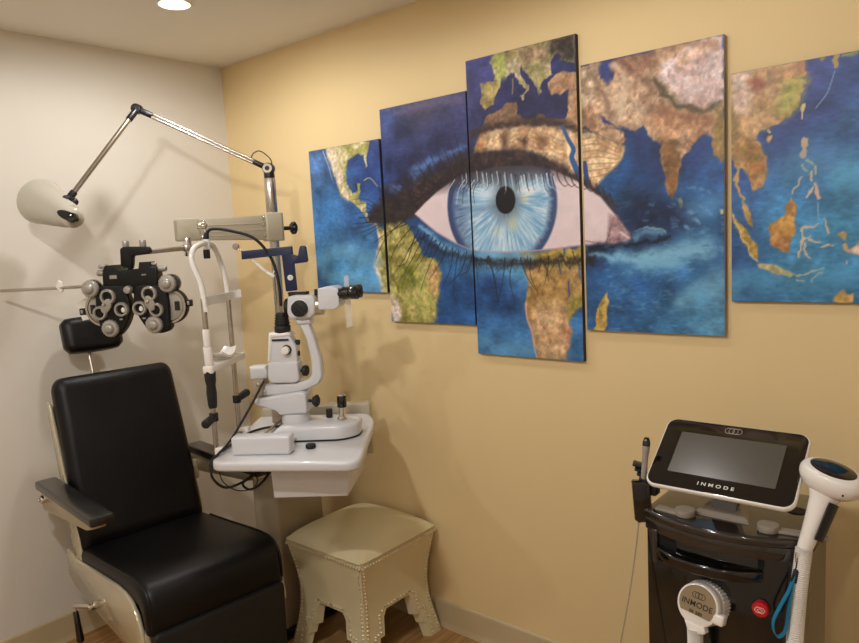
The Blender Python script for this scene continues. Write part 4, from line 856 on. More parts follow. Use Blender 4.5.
# domed cushion
t=bmesh.new(); N=28; g={}
for i in range(N+1):
    for j in range(N+1):
        a=-1+2*i/N; c=-1+2*j/N
        hgt=.442+.05*((1-abs(a)**3.2)*(1-abs(c)**3.2))**.55+.006*(1-a*a)*(1-c*c)
        r=1-.02*(abs(a)*abs(c))**6
        g[i,j]=t.verts.new((a*hw*r,c*hw*r,hgt))
for i in range(N):
    for j in range(N): t.faces.new([g[i,j],g[i+1,j],g[i+1,j+1],g[i,j+1]])
rim=[g[i,0] for i in range(N)]+[g[N,j] for j in range(N)]+[g[N-i,N] for i in range(N)]+[g[0,N-j] for j in range(N)]
low=[t.verts.new((v.co.x*.975,v.co.y*.975,.432)) for v in rim]
for i in range(len(rim)): t.faces.new([rim[i-1],rim[i],low[i],low[i-1]])
bmesh.ops.recalc_face_normals(t,faces=t.faces)
bb=MB(F); bb._m(t); bb.build('seat_cushion','stool',st,angle=60)
# nailheads
nb=MB(F); base=bmesh.new(); bmesh.ops.create_icosphere(base,subdivisions=1,radius=.0052); nm=bpy.data.meshes.new('n'); base.to_mesh(nm); base.free()
def nail(p):
    t=bmesh.new(); t.from_mesh(nm); nb._m(t,Matrix.Translation(p))
def along(fn,L,step=.0142):
    n=max(1,int(L/step))
    for i in range(n+1): fn(i/n)
for k in range(4):
    Rk=Matrix.Rotation(k*math.pi/2,4,'Z')
    def P(a,z,e=.0012):
        w=prof(z); return Rk@V((a,-(w+e),z))
    along(lambda t:nail(P((-1+2*t)*(prof(.43)-.004),.424,.0055)),.40)
    for s in (-1,1):
        along(lambda t:nail(P(s*(prof(.02+t*.395)-.012),.02+t*.395)),.395)
        for (a0,z0),(a1,z1) in (((.0,.217),(.07,.217)),((.07,.217),(.103,.195)),((.103,.183),(.106,.132)),((.106,.13),(.136,.127)),((.138,.117),(.140,.086)),((.142,.083),(.157,.078)),((.158,.07),(.160,.015))):
            along(lambda t:nail(P(s*(a0+(a1-a0)*t),z0+(z1-z0)*t)),math.hypot(a1-a0,z1-z0))
nb.build('nailhead_trim','nail',st,kind='stuff')
bpy.data.meshes.remove(nm)

# ---------------------------------------------------------------- examination chair
CX,CY,CR=.655,-.815,R(-6)
ch=thing('examination_chair','black leather reclining examination chair with cream enamel sides and headrest','examination chair',(CX,CY,0),CR)
F=frame((CX,CY,0),CR)
def cm(): return MB(F)
sw=.245
# seat: rounded sections along the profile
def cushion(b,secs,w,r,n=5):
    """secs: list of (centre(x,z), normal(x,z), half thickness) ; width 2w along y"""
    out=[]
    for (cx,cz),(nx,nz),h in secs:
        out.append([(cx+nx*q,y,cz+nz*q) for y,q in [(a,c) for a,c in rrect(-w,-h,w,h,min(r,h*.95),n)]])
    b.loft(out)
b=cm()
top=[(-.33,.497),(-.2,.506),(-.05,.519),(.1,.534),(.2,.542),(.262,.540),(.298,.524),(.317,.494),(.325,.452),(.324,.41),(.318,.385)]
secs=[]
for i,(x,z) in enumerate(top):
    a=top[max(0,i-1)]; c=top[min(len(top)-1,i+1)]; tx,tz=c[0]-a[0],c[1]-a[1]; L=math.hypot(tx,tz); n=(-tz/L,tx/L)
    h=.045 if i<8 else .045-.008*(i-7)
    secs.append(((x-n[0]*h,z-n[1]*h),n,h))
cushion(b,secs,sw,.03); b.build('seat','leather',ch,angle=50)
for s in(-1,1): cm().tube([(x-.004,s*(sw-.012),z-.0035) for x,z in top[1:-1]],.0045,8,4).build('seat_piping','leather',ch)
# backrest
BA=R(15); ub=V((-math.sin(BA),0,math.cos(BA))); bn=V((math.cos(BA),0,math.sin(BA)))
bo=V((-.300,0,.475))
b=cm()
def backsec(w,h,off,fwd): # section at distance along the back
    c=bo+ub*off+bn*fwd
    return [tuple(c+V((0,1,0))*a+bn*q) for a,q in rrect(-w,-h,w,h,h*.9,6)]
Lb=.66
secs=[]
for i in range(40):
    s=i/20*.92 if i<=20 else .92+.08*math.sin((i-20)/19*math.pi/2); off=Lb*s; w=.243-.012*s; h=.046
    e=min(1,(1-s)/.08); 
    if e<1: w-=.035*(1-math.sqrt(1-(1-e)**2)); h*=.35+.65*math.sqrt(1-(1-e)**2)
    e2=min(1,s/.05+.001)
    if e2<1: h*=.5+.5*math.sqrt(1-(1-e2)**2)
    secs.append(backsec(w,h,off,.002+.006*math.sin(s*math.pi)))
b.loft(secs); b.build('backrest','leather',ch,angle=50)
# shell behind the backrest, with flared lower side wings
b=cm()
for s in (-1,1):
    b.prism([(-.055,-.03),(.012,-.03),(.012,.06),(-.002,.16),(-.016,.32),(-.024,.57),(-.045,.585),(-.062,.57),(-.068,.3)],bo+V((0,s*.240,0))+bn*.012,bn,ub,.012,.004)
b.prism(rrect(-.244,-.02,.244,.58,.05),bo-bn*.056,V((0,1,0)),ub,.02,.006)
b.build('back_shell','shell',ch)
# seat side panels
side=[(-.40,.47),(-.30,.456),(-.13,.474),(.10,.492),(.17,.49),(.222,.478),(.262,.445),(.285,.40),(.30,.31),(.285,.29),(.235,.295),(.10,.30),(-.12,.315),(-.34,.34),(-.40,.37)]
for s in (-1,1):
    cm().prism(side,(0,s*.252,0),(1,0,0),(0,0,1),.016,.006).build('side_panel','shell',ch)
cm().box((-.03,0,.375),(.58,.46,.09),.02).build('seat_pan','black',ch)
# leg rest with a cream backing shell
b=cm(); b.prism(rrect(-.236,-.40,.236,.0,.02),(.312,0,.392),(0,1,0),(.045,0,1),.05,.014); b.build('leg_rest','leather_matt',ch)
cm().prism(rrect(-.250,-.405,.250,.01,.02),(.278,0,.385),(0,1,0),(.045,0,1),.03,.01).build('leg_rest_shell','shell',ch)
cm().box((.33,0,.035),(.16,.4,.02),.006).build('foot_plate','bracket',ch)
# arms
for s in (-1,1):
    y=s*.293
    cm().prism(rrect(-.285,-.038,.315,.038,.012),(-.155,y,.738),(1,0,.012),(0,1,0),.03,.006).build('arm_pad','armpad',ch)
    br=cm().prism([(-.425,.722),(.115,.728),(.115,.706),(.06,.688),(-.32,.648),(-.41,.642),(-.428,.66)],(0,y,0),(1,0,0),(0,0,1),.05,.008).build('arm_bracket','bracket',ch)
    cm().cyl((-.398,y-.024*s,.687),(-.398,y+.036*s,.687),.016,.016,24,.004).cyl((-.398,y+.036*s,.687),(-.398,y+.043*s,.687),.008,.008,16,.002).build('pivot_bolt','chrome',br)
    cm().box((-.385,s*.262,.655),(.05,.03,.09),.01).build('arm_mount','shell',ch)
# headrest
hc=V((.112,-.800,1.262)); 
Fi=F.inverted(); h=Fi@hc
hd=MB(F)
secs=[]
for i in range(13):
    s=-1+2*i/12; w=.110; yy=s*w; hh=.072*(1-.10*abs(s)**4); d=.034+.012*(1-s*s)
    e=(1-abs(s))/.12
    if e<1: hh*=.8+.2*math.sqrt(max(0,1-(1-e)**2)); d*=.55+.45*math.sqrt(max(0,1-(1-e)**2))
    fw=.012*s*s
    secs.append([tuple(h+V((0,yy,0))+bn*(fw+q)+ub*p) for p,q in rrect(-hh,-d,hh,d,min(d*.9,.03),5)])
hd.loft(secs); hdo=hd.build('headrest','leather',ch,angle=50)
cm().cyl(bo+ub*.5-bn*.05+V((0,h.y-.012,0)),h-bn*.03-ub*.03+V((0,-.012,0)),.009,.009,14).build('headrest_post','steel',ch)
cm().box(h-bn*.04,(.02,.05,.05),.005).build('headrest_clamp','black',ch)
# pedestal
cm().cyl((-.02,0,.03),(-.02,0,.34),.085,.075,36,.01).build('pedestal','column',ch)
cm().prism(rrect(-.28,-.26,.28,.26,.08),(-.02,0,.018),(1,0,0),(0,1,0),.036,.012).build('base_plate','black',ch)
# release lever below the near side panel
l0=V((-.245,-.27,.345)); 
lv=cm().cyl((-.11,-.255,.352),(-.11,-.290,.352),.014,.014,20,.003).cyl((-.11,-.282,.354),(-.186,-.31,.340),.0085,.0085,16,.002).cyl((-.186,-.31,.344),(-.182,-.31,.309),.005,.005,12).build('release_lever','chrome',ch)
cm().lathe([(0,0),(.0065,0),(.0095,.004),(.0105,.05),(.013,.10),(.013,.108),(.009,.114),(0,.115)],(-.184,-.31,.322),(.14,.015,-1),24).build('grip','gloss',lv)
# ---------------------------------------------------------------- instrument stand
PX,PY=A['poleXY']
sd=thing('instrument_stand','beige instrument stand with steel pole, balance arm and white table, between chair and tan wall','instrument stand',(PX,PY,0))
MB().box((PX-.0,-.32,.44),(.158,.236,.82),.012).build('column','column',sd)
MB().prism(rrect(PX-.16,-.50,PX+.10,-.12,.05),(0,0,.016),(1,0,0),(0,1,0),.032,.008).build('floor_plate','black',sd)
MB().cyl((PX,PY,.8),(PX,PY,1.70),.019,.019,32).cyl((PX,PY,1.69),(PX,PY,1.845),.0225,.0225,32,.003).build('pole','steel',sd)
# balance arm
a0=V(A['armc'][0]); a1=V((PX,PY,1.655)); dv=(a1-a0); Lh=math.hypot(dv.x,dv.y); u=V((dv.x/Lh,dv.y/Lh,0)); tz=dv.z/Lh
ua=V((u.x,u.y,tz)); w=V((-u.y,u.x,0))
arm=MB().prism([(.045,-.041),(Lh-.03,-.052),(Lh-.03,.045),(.045,.037)],a0,ua,(0,0,1),.062,.004).build('balance_arm','beige',sd)
rb=MB()
for z0,z1 in((-.012,-.014),(.012,.012),(-.027,-.032)): rb.prism([(.06,z0-.0016),(Lh-.04,z1-.0016),(Lh-.04,z1+.0016),(.06,z0+.0016)],a0,ua,(0,0,1),.066,.0008)
rb.build('panel_seam','column',arm)
MB().prism(rrect(-.035,-.042,.05,.042,.008),a0,ua,(0,0,1),.074,.006).build('arm_end_block','beige',sd)
MB().prism(rrect(-.04,-.036,.036,.036,.012),(PX,PY,1.652),u,w,.112,.006).build('arm_collar','beige',sd)
for p,z in((.062,.028),(.062,.008),(.062,-.03),(Lh-.045,.032),(Lh-.045,-.036),(Lh-.045,.006)): MB().cyl(a0+ua*p+V((0,0,z))-w*.03,a0+ua*p+V((0,0,z))-w*.036,.0075,.006,16,.002).build('screw','chrome',arm)
kb=MB(); kp=V((PX,PY,1.645))+u*.034
kb.cyl(kp,kp+u*.04,.008,.008,16)
kb.lathe([(0,.035),(.016,.035),(.02,.04),(.02,.056),(.016,.062),(0,.063)],kp,u,24)
for i in range(6):
    t=i*math.pi/3; kb.ell(kp+u*.049+(w*math.cos(t)+V((0,0,1))*math.sin(t))*.018,(.01,.01,.01),n=12)
kb.build('clamp_knob','black',sd)
vc0,vc1=[V(p) for p in A['vcyl']]
vt=V((vc0.x,vc0.y,a0.z-.03))
MB().cyl(vt,(vc0.x,vc0.y,vc1.z-.012),.0145,.0145,24,.002).build('hanger_pin','chrome',sd)
# console behind the table, joined to the pole
cL=V(A['cons'][0]); cR=V(A['cons'][2]); cu=V((cR.x-cL.x,cR.y-cL.y,0)); cl=cu.length; cu.normalize(); cw=V((-cu.y,cu.x,0))
MB().prism([(0,-.062),(cl*.55,-.062),(cl*.6,-.20),(cl,-.20),(cl,-.008),(cl-.008,0),(.008,0),(0,-.006)],V((cL.x,cL.y,.95))+cw*.035,cu,(0,0,1),.07,.006).build('console','beige',sd)
cmid=V((cL.x,cL.y,.80))+cu*cl*.5+cw*.03
MB().prism([(-.04,-.045),((cmid-V((PX,PY,.80))).length,-.035),((cmid-V((PX,PY,.80))).length,.035),(-.04,.045)],V((PX,PY,.80)),V((cmid.x-PX,cmid.y-PY,0)).normalized(),(0,0,1),.06,.006).build('swing_arm','column',sd)
# table
S0=V(A['S0']); TH=R(34); SF=frame(S0,TH)
def sm_(): return MB(SF)
def yx(pts,y0,d,bev=.004,mb=None,sm=0):
    """outline in the x-z plane of the instrument, centred on y0"""
    if sm: pts=smooth2(pts,sm)
    return (mb or sm_()).prism(pts,(0,y0,0),(1,0,0),(0,0,1),d,bev,3)
def rpoly(pts,r,n=5):
    out=[]; m=len(pts)
    for i in range(m):
        p=V(pts[i]+(0,)); a=V(pts[i-1]+(0,))-p; c=V(pts[(i+1)%m]+(0,))-p
        rr=min(r[i] if isinstance(r,(list,tuple)) else r,.42*a.length,.42*c.length); a.normalize(); c.normalize()
        for j in range(n+1):
            t=j/n; q0=p+a*rr; q1=p+c*rr; q=q0*(1-t)**2+p*2*t*(1-t)+q1*t*t; out.append((q.x,q.y))
    return out
tp=rpoly([(-.300,-.278),(.182,-.302),(.140,.190),(.098,.30),(-.335,.30)],[.05,.055,.06,.04,.04])
sm_().prism(tp,(0,0,-.0165),(1,0,0),(0,1,0),.033,.011,4).build('tabletop','white',sd)
sm_().prism([(-.135,-.035),(-.130,-.150),(.112,-.146),(.135,-.035)],(0,-.045,0),(1,0,0),(0,0,1),.30,.006).build('drawer_box','white',sd)
sm_().box((-.17,-.0,-.055),(.09,.12,.03),.006).build('power_box','black',sd)
b=sm_(); 
b.box((.02,.16,-.07),(.05,.30,.07),.008); b.build('table_arm','column',sd)

# ---------------------------------------------------------------- slit lamp
sl=thing('slit_lamp','white slit lamp microscope with chin rest and black eyepieces on white table','slit lamp',tuple(S0),TH)
bt=rpoly([(-.165,-.085),(.075,-.075),(.125,-.03),(.125,.05),(.08,.09),(-.165,.09)],[.02,.04,.03,.03,.04,.02])
lo=[(x,y,.003) for x,y in bt]; secs=[[(x*1,y,z) for x,y,_ in [(p[0],p[1],0) for p in bt]] for z in (.004,)]
def scaled(k,z,dx=0): 
    cx,cy=-.02,.0; return [(cx+(x-cx)*k+dx,cy+(y-cy)*k,z) for x,y in bt]
sm_().loft([scaled(.985,.004),scaled(1,.008),scaled(.995,.022),scaled(.97,.036,.006),scaled(.94,.045,.011),scaled(.89,.051,.014),scaled(.80,.054,.014)]).build('sliding_base','white',sl,angle=50)
sm_().prism([(p[0]*1.0,p[1]) for p in bt],(0,0,.0035),(1,0,0),(0,1,0),.006).build('base_gasket','rubber',sl)
sm_().box((-.152,-.19,.03),(.192,.055,.06),.008).build('rail_cover','white',sl)
sm_().box((-.205,.205,.028),(.085,.06,.055),.006).build('far_rail_cover','column',sl)  # twin of rail_cover; its dark reflection is put into the colour
for xx in(-.21,-.08): sm_().cyl((xx,-.17,.012),(xx,.18,.012),.005).build('guide_rail','steel',sl)
sm_().cyl((A['t_puck'][0],A['t_puck'][1],0),(A['t_puck'][0],A['t_puck'][1],.014),.0165,.0165,28,.003).build('stop_button','rubber',sl)
j=sm_().cyl((.064,.0,.056),(.064,.0,.066),.017,.013,24,.002).cyl((.064,0,.062),(.066,0,.10),.0115,.0085,24).build('joystick','chrome',sl)
sm_().cyl((.066,0,.097),(.067,0,.137),.0165,.0165,28,.003).build('joystick_grip','gloss',j)
sm_().cyl((.067,0,.136),(.067,0,.143),.015,.011,24,.003).build('joystick_cap','chrome',j)
sm_().cyl((.012,.03,.055),(.012,.03,.085),.0115,.0115,24,.002).build('lock_knob','rubber',sl)
# column and arms
sm_().cyl((-.097,0,.05),(-.097,0,.085),.05,.046,36,.004).build('neck','white',sl)
yx(rpoly([(p[0],p[1]+(.012 if p[1]<.1 else .006 if p[1]<.13 else 0)) for p in A['mount']],[.012,.012,.012,.01,.01,.01,.012]),0,.088,.012).build('arm_mount','white',sl)
d=sm_().cyl((-.06,-.01,.126),(-.012,-.02,.126),.005,.005,12)
d.cyl((-.028,-.0165,.126),(-.008,-.0207,.126),.016,.016,20,.004)
for i in range(6):
    t=i*math.pi/3; d.ell((-.016,-.019+.015*math.cos(t),.126+.015*math.sin(t)),(.008,.007,.007),n=10)
d.build('centring_knob','rubber',sl)
yx([tuple(p) for p in A['micarm']],0,.044,.009).build('microscope_arm','white',sl,angle=30)
yx(A['armblk'],.0,.06,.01).build('illumination_block','white',sl)
yx(A['armblk2'],.0,.052,.006).build('scale_drum','column',sl)
for p in A['ck']: sm_().cyl((p[0],-.02,p[2]),(p[0],-.036,p[2]),.0075,.0075,16,.002).build('scale_screw','chrome',sl)
# illumination tower
tw=yx(rpoly([tuple(p) for p in A['tower']],[.006,.006,.01,.004,.004]),0,.046,.008).build('illumination_tower','white',sl)
yx(A['towcap'],0,.054,.008).build('tower_frame','whitep',tw)
yx(rpoly([tuple(p) for p in A['towlow']],[.008,.008,.012,.008,.008,.012]),0,.062,.012).build('tower_housing','white',tw)
p=A['tknob'][0]
sm_().cyl((p[0],-.020,p[2]),(p[0],-.030,p[2]),.0172,.0165,28,.002).build('knob_collar','rubber',tw)
sm_().cyl((p[0],-.028,p[2]),(p[0],-.046,p[2]),.0138,.0135,28,.003).build('slit_knob','whitep',tw)
for k in('sk1','sk2'):
    p=A[k][0]; sm_().cyl((p[0]-.006,0,p[2]),(p[0]+.009,0,p[2]),.009,.009,18,.002).build('filter_knob','rubber',tw)
p=A['sk3'][0]; sm_().cyl((p[0]-.02,0,p[2]),(p[0]+.004,-.004,p[2]),.006,.006,12).cyl((p[0]-.006,-.002,p[2]),(p[0]+.009,-.005,p[2]),.0185,.0185,24,.004).build('tilt_knob','rubber',tw)
sm_().prism(rrect(-.153,.337,-.095,.343,.002),(0,-.0265,0),(1,0,0),(0,0,1),.003).build('vent_slot','void',tw)
lx,lz=A['lamph'][0][0],A['lamph'][0][2]
lh=sm_().cyl((lx+.006,0,lz-.006),(lx+.006,0,lz+.018),.0275,.0275,30,.003).cyl((lx+.006,0,lz+.018),(lx+.006,0,lz+.062),.0245,.019,30,.003)
for i in range(4): lh.cyl((lx+.006,0,lz+.024+i*.009),(lx+.006,0,lz+.028+i*.009),.0262-.0012*i,.0262-.0012*i,30)
lh.build('lamp_housing','rubber',sl)
# microscope
yx(rpoly([tuple(p) for p in A['micbody']],.008),0,.075,.012).build('microscope_body','white',sl)
yx(A['stem'],0,.05,.008).build('arm_head','white',sl)
p=A['micdial'][0]
dl=sm_().cyl((p[0],-.035,p[2]),(p[0],-.041,p[2]),.031,.031,40,.002).build('dial_plate','whitep',sl)
b=sm_().cyl((p[0],-.038,p[2]),(p[0],-.054,p[2]),.0285,.027,40,.003); b.box((p[0],-.056,p[2]),(.012,.01,.05),.003,(0,R(-42),0)); b.build('magnification_dial','rubber',sl)
p=A['micring'][0]; sm_().cyl((p[0]-.012,0,p[2]),(p[0]+.012,0,p[2]),.03,.033,36,.003).build('objective_ring','rubber',sl)
p,q=A['mictube']; sm_().cyl((p[0]-.01,0,p[2]),(q[0]-.006,0,q[2]),.033,.031,36,.004).build('body_tube','bracket',sl)
yx(rpoly([tuple(p) for p in A['prism']],.007),0,.095,.012).build('prism_housing','white',sl)
p,q=A['ocu']
for yy in(-.03,.03):
    e=sm_(); dx=V((q[0]-p[0],0,q[2]-p[2])); p0=V((p[0],yy,p[2])); 
    e.lathe([(0,-.01),(.0175,-.01),(.0175,.012),(.0215,.014),(.0215,.034),(.019,.036),(.0215,.04),(.023,.056),(.0235,.064),(.021,.066),(.016,.06),(0,.058)],p0,dx,32); e.build('eyepiece','gloss',sl)
yx(A['topbar'],0,.04,.002).build('clamp_bar','rubber',sl)
p,q=A['post']; sm_().cyl(p,q,.006,.006,14,.001).build('stop_post','rubber',sl)
yx(A['shield'],.0,.004,.0).build('breath_shield','clear',sl)
# chin rest frame
cr=A['nearu']; yn=cr[0][1]; yf=A['faru'][0][1]
fr=sm_().tube(A['arch'],.0092,12,8).build('headrest_arch','whitep',sl)
nu=[V(p) for p in cr]
xb=-.322
sm_().cyl((xb,yn,-.05),(xb,yn,.50),.0085,.0085,18).build('near_upright','steel',fr)
sm_().cyl((xb-.02,yf,-.02),(xb-.02,yf,.50),.0085,.0085,18).build('far_upright','steel',fr)
sm_().cyl((xb+.001,yn,.282),(xb,yn,.345),.0145,.0145,24,.003).cyl((xb,yn,.345),(xb,yn,.402),.0125,.0125,24,.003).build('sleeve','whitep',fr)
sm_().lathe([(0,0),(.0125,0),(.0145,.01),(.0165,.05),(.0145,.075),(.0175,.09),(.0185,.12),(.015,.135),(0,.136)],(xb,yn,.144),(0,0,1),28).build('height_grip','rubber',fr)
for y0,pp,xx in((yn,A['nh'],xb),(yf,A['fh'],xb-.02)):
    g0=V((xx,y0,pp[0][2])); g1=V((pp[1][0] if y0<0 else xx+.012,pp[1][1],pp[1][2]))
    b=sm_(); b.cyl(g0-V((0,0,.014)),g0+V((0,0,.014)),.0145,.0145,20,.003); b.cyl(g0,g1,.0125,.0145,22,.005); b.build('hand_grip','rubber',fr)
b=sm_(); bp=[V(p) for p in A['band']]
q=catmull(bp,6); secs=[]
for i,pnt in enumerate(q):
    t=(q[min(i+1,len(q)-1)]-q[max(i-1,0)]).normalized(); n=V((-t.y,t.x,0)).normalized()
    secs.append([tuple(pnt+n*a+V((0,0,c))) for a,c in ((-.002,-.014),(.002,-.014),(.002,.014),(-.002,.014))])
b.loft(secs); b.build('forehead_band','whitep',fr)
b=sm_(); zc=.283
b.prism(rpoly([(xb-.018,yn-.018),(xb+.018,yn-.018),(xb+.02,yf+.02),(xb-.04,yf+.02)],.012),(0,0,zc-.012),(1,0,0),(0,1,0),.026,.006)
b.build('chin_bar','whitep',fr)
b=sm_(); secs=[]
for i in range(13):
    s=-1+2*i/12; y=-.03+.062*s; z=zc+.012+.022*s*s; w=.028*(1-.25*s*s)
    secs.append([(xb-.002-w,y,z-.006),(xb-.002+w,y,z-.006),(xb-.002+w,y,z+.002),(xb-.002,y,z-.003),(xb-.002-w,y,z+.002)])
b.loft(secs); b.build('chin_cup','whitep',fr)
sm_().box((xb+.012,yn,-.012),(.03,.026,.05),.005).build('frame_foot','whitep',fr)
sm_().box((xb-.005,yf,.004),(.045,.026,.016),.005).build('frame_foot','whitep',fr)
# fixation lamp and cables
fx=A['fix']; fz=.676
g=sm_(); g.cyl((-.350,-.032,.70),(-.350,-.032,.735),.004,.004,12); g.ell((-.353,-.036,.735),(.014,.012,.012)); g.cyl((-.349,-.036,.735),(-.372,-.05,.733),.009,.009,18,.003); g.build('fixation_joint','chrome',fr)
g=sm_(); g.cyl((-.350,-.032,.655),(-.350,-.032,.69),.012,.012,18,.003); g.build('joint_clamp','whitep',fr)
sm_().cyl((-.350,-.032,.688),(-.346,-.032,.712),.010,.008,16,.003).build('cable_boot','rubber',fr)
sm_().box((-.351,-.034,.640),(.020,.014,.03),.003).build('fixation_lamp','rubber',fr)
cb=[V(p) for p in A['cable']]; cb[0]=V((-.347,-.032,.705)); cb[1]=V((-.327,-.032,.722)); cb[2].z+=.008
sm_().tube(cb,.0052,10,8).build('lamp_cable','rubber',sl)
sm_().tube([(-.189,-.035,.203),(-.225,-.09,.125),(-.262,-.17,.045),(-.287,-.215,.012),(-.303,-.245,-.005),(-.302,-.258,-.04)],.0042,8,8).build('signal_cable','rubber',sl)
sm_().tube([(-.17,.09,.012),(-.235,.10,.006),(-.275,.05,.006),(-.29,-.03,.006),(-.292,-.12,.006),(-.296,-.2,.006),(-.309,-.25,-.02)],.0042,8,8).build('power_cable','rubber',sl)
sm_().tube([(-.304,-.255,-.02),(-.300,-.255,-.06),(-.275,-.23,-.098),(-.235,-.2,-.096),(-.19,-.12,-.082),(-.165,-.05,-.072)],.0042,8,8).tube([(-.16,-.05,-.07),(-.185,-.13,-.115),(-.215,-.17,-.128),(-.235,-.18,-.105),(-.21,-.16,-.085),(-.17,-.06,-.07)],.0042,8,8).tube([(-.285,-.24,-.04),(-.275,-.235,-.08),(-.24,-.22,-.112),(-.2,-.19,-.118),(-.185,-.18,-.09),(-.215,-.17,-.06)],.0018,6,8).build('hanging_cable','rubber',sl)

# ---------------------------------------------------------------- navy bracket above the microscope
nv=thing('instrument_bracket','navy blue metal bracket with upturned hook and slim rod, above the white microscope','bracket',tuple(S0+V((-.08,-.0,.5))),TH)
npl=yx(rpoly([tuple(p) for p in A['nplate']],[.002,.003,.003,.003,.008,.008,.008,.008,.008,.003,.003,.003,.003,.002]),0,.018,.0015).build('bracket_plate','navy',nv)
p=A['nwash'][0]
sm_().lathe([(.0042,0),(.0095,0),(.0095,.004),(.0042,.004)],(p[0],-.013,p[2]),(0,1,0),24).cyl((p[0],-.008,p[2]),(p[0],-.014,p[2]),.0032,.0032,12).build('washer','mirror',npl)
p,q=A['nbead']; sm_().cyl(p,q,.0015,.0015,8).build('bead_wire','steel',nv); sm_().cyl((p[0],-.005,p[2]),(p[0],.006,p[2]),.0115,.0115,24,.003).build('end_disc','grey',nv)
q=A['nrod']; sm_().cyl(q[0],q[1],.0025,.0025,8).cyl(q[1],q[2],.0045,.0055,14,.001).cyl(q[2],q[3],.0062,.0062,16,.003).tube([A['nhook'][0],(-.135,0,.572),A['nhook'][1]],.0022,6,4).build('slim_rod','whitep',nv)
yx(A['nfoot'],0,.036,.003).build('foot_clamp','rubber',nv)

# ---------------------------------------------------------------- phoropter
P0=V(A['PH0']); PT=R(36); PF=frame(P0,PT)
def pm(): return MB(PF)
ph=thing('phoropter','black phoropter with ivory dials hanging from beige arm beside the headrest','phoropter',tuple(P0),PT)
r0,r1=[PF.inverted()@V(p) for p in A['rod']]
rod=pm().cyl(r1-V((.03,0,0)),r0,.0085,.0085,20).build('hanger_rod','steel',ph)
b=pm(); b.cyl(r0-V((0,0,.012)),r0+V((0,0,.012)),.0185,.0185,24,.003); b.cyl(r0,r0+V((.02,-.018,0)),.009,.009,18,.003); b.build('rod_clamp','steel',ph)
yx2=lambda pts,y0,d,bev,mb=None:(mb or pm()).prism(pts,(0,y0,0),(1,0,0),(0,0,1),d,bev,3)
yx2(rpoly([tuple(p) for p in A['pbrk']],.006),.0,.026,.004).build('hanger_bracket','phblack',ph)
for p in A['pbk']: pm().cyl((p[0],0,p[2]-.012),(p[0],0,p[2]+.012),.0115,.0115,20,.002).build('levelling_knob','dial',ph)
yx2([(x,z-.014 if z<.04 else z) for x,z in A['pbridge']],.02,.05,.004).build('bridge','phblack',ph)
for p in A['pplate']: pm().box((p[0],-.006,p[2]),(.026 if p[0]<0 else .016,.004,.013 if p[0]<0 else .005),.001).build('scale_plate','print_g',ph)
for p,r in zip(A['pside'],(.009,.0115,.011,.006)):
    s=-1 if p[0]<0 else 1
    pm().cyl((p[0]-s*.02,.015,p[2]),(p[0]+s*.010,.015,p[2]),r,r*.95,20,.003).build('side_knob','dial',ph)
pm().cyl((A['ppost'][0][0],.01,A['ppost'][0][2]),(A['ppost'][0][0],.01,A['ppost'][1][2]),.013,.013,20).cyl((A['ppost'][0][0],.01,.082),(A['ppost'][0][0],.01,.09),.018,.018,20,.002).build('hanger_post','gloss',ph)
p=A['pknob'][0]; pm().cyl((p[0],.0,p[2]),(p[0],-.022,p[2]),.0155,.013,24,.003).build('vertex_knob','dial',ph)
b=pm().cyl((p[0],.02,p[2]+.03),(p[0],.02,p[2]+.075),.009,.009,14); b.box((p[0],.02,p[2]),(.06,.03,.03),.004); b.build('centre_link','black',ph)
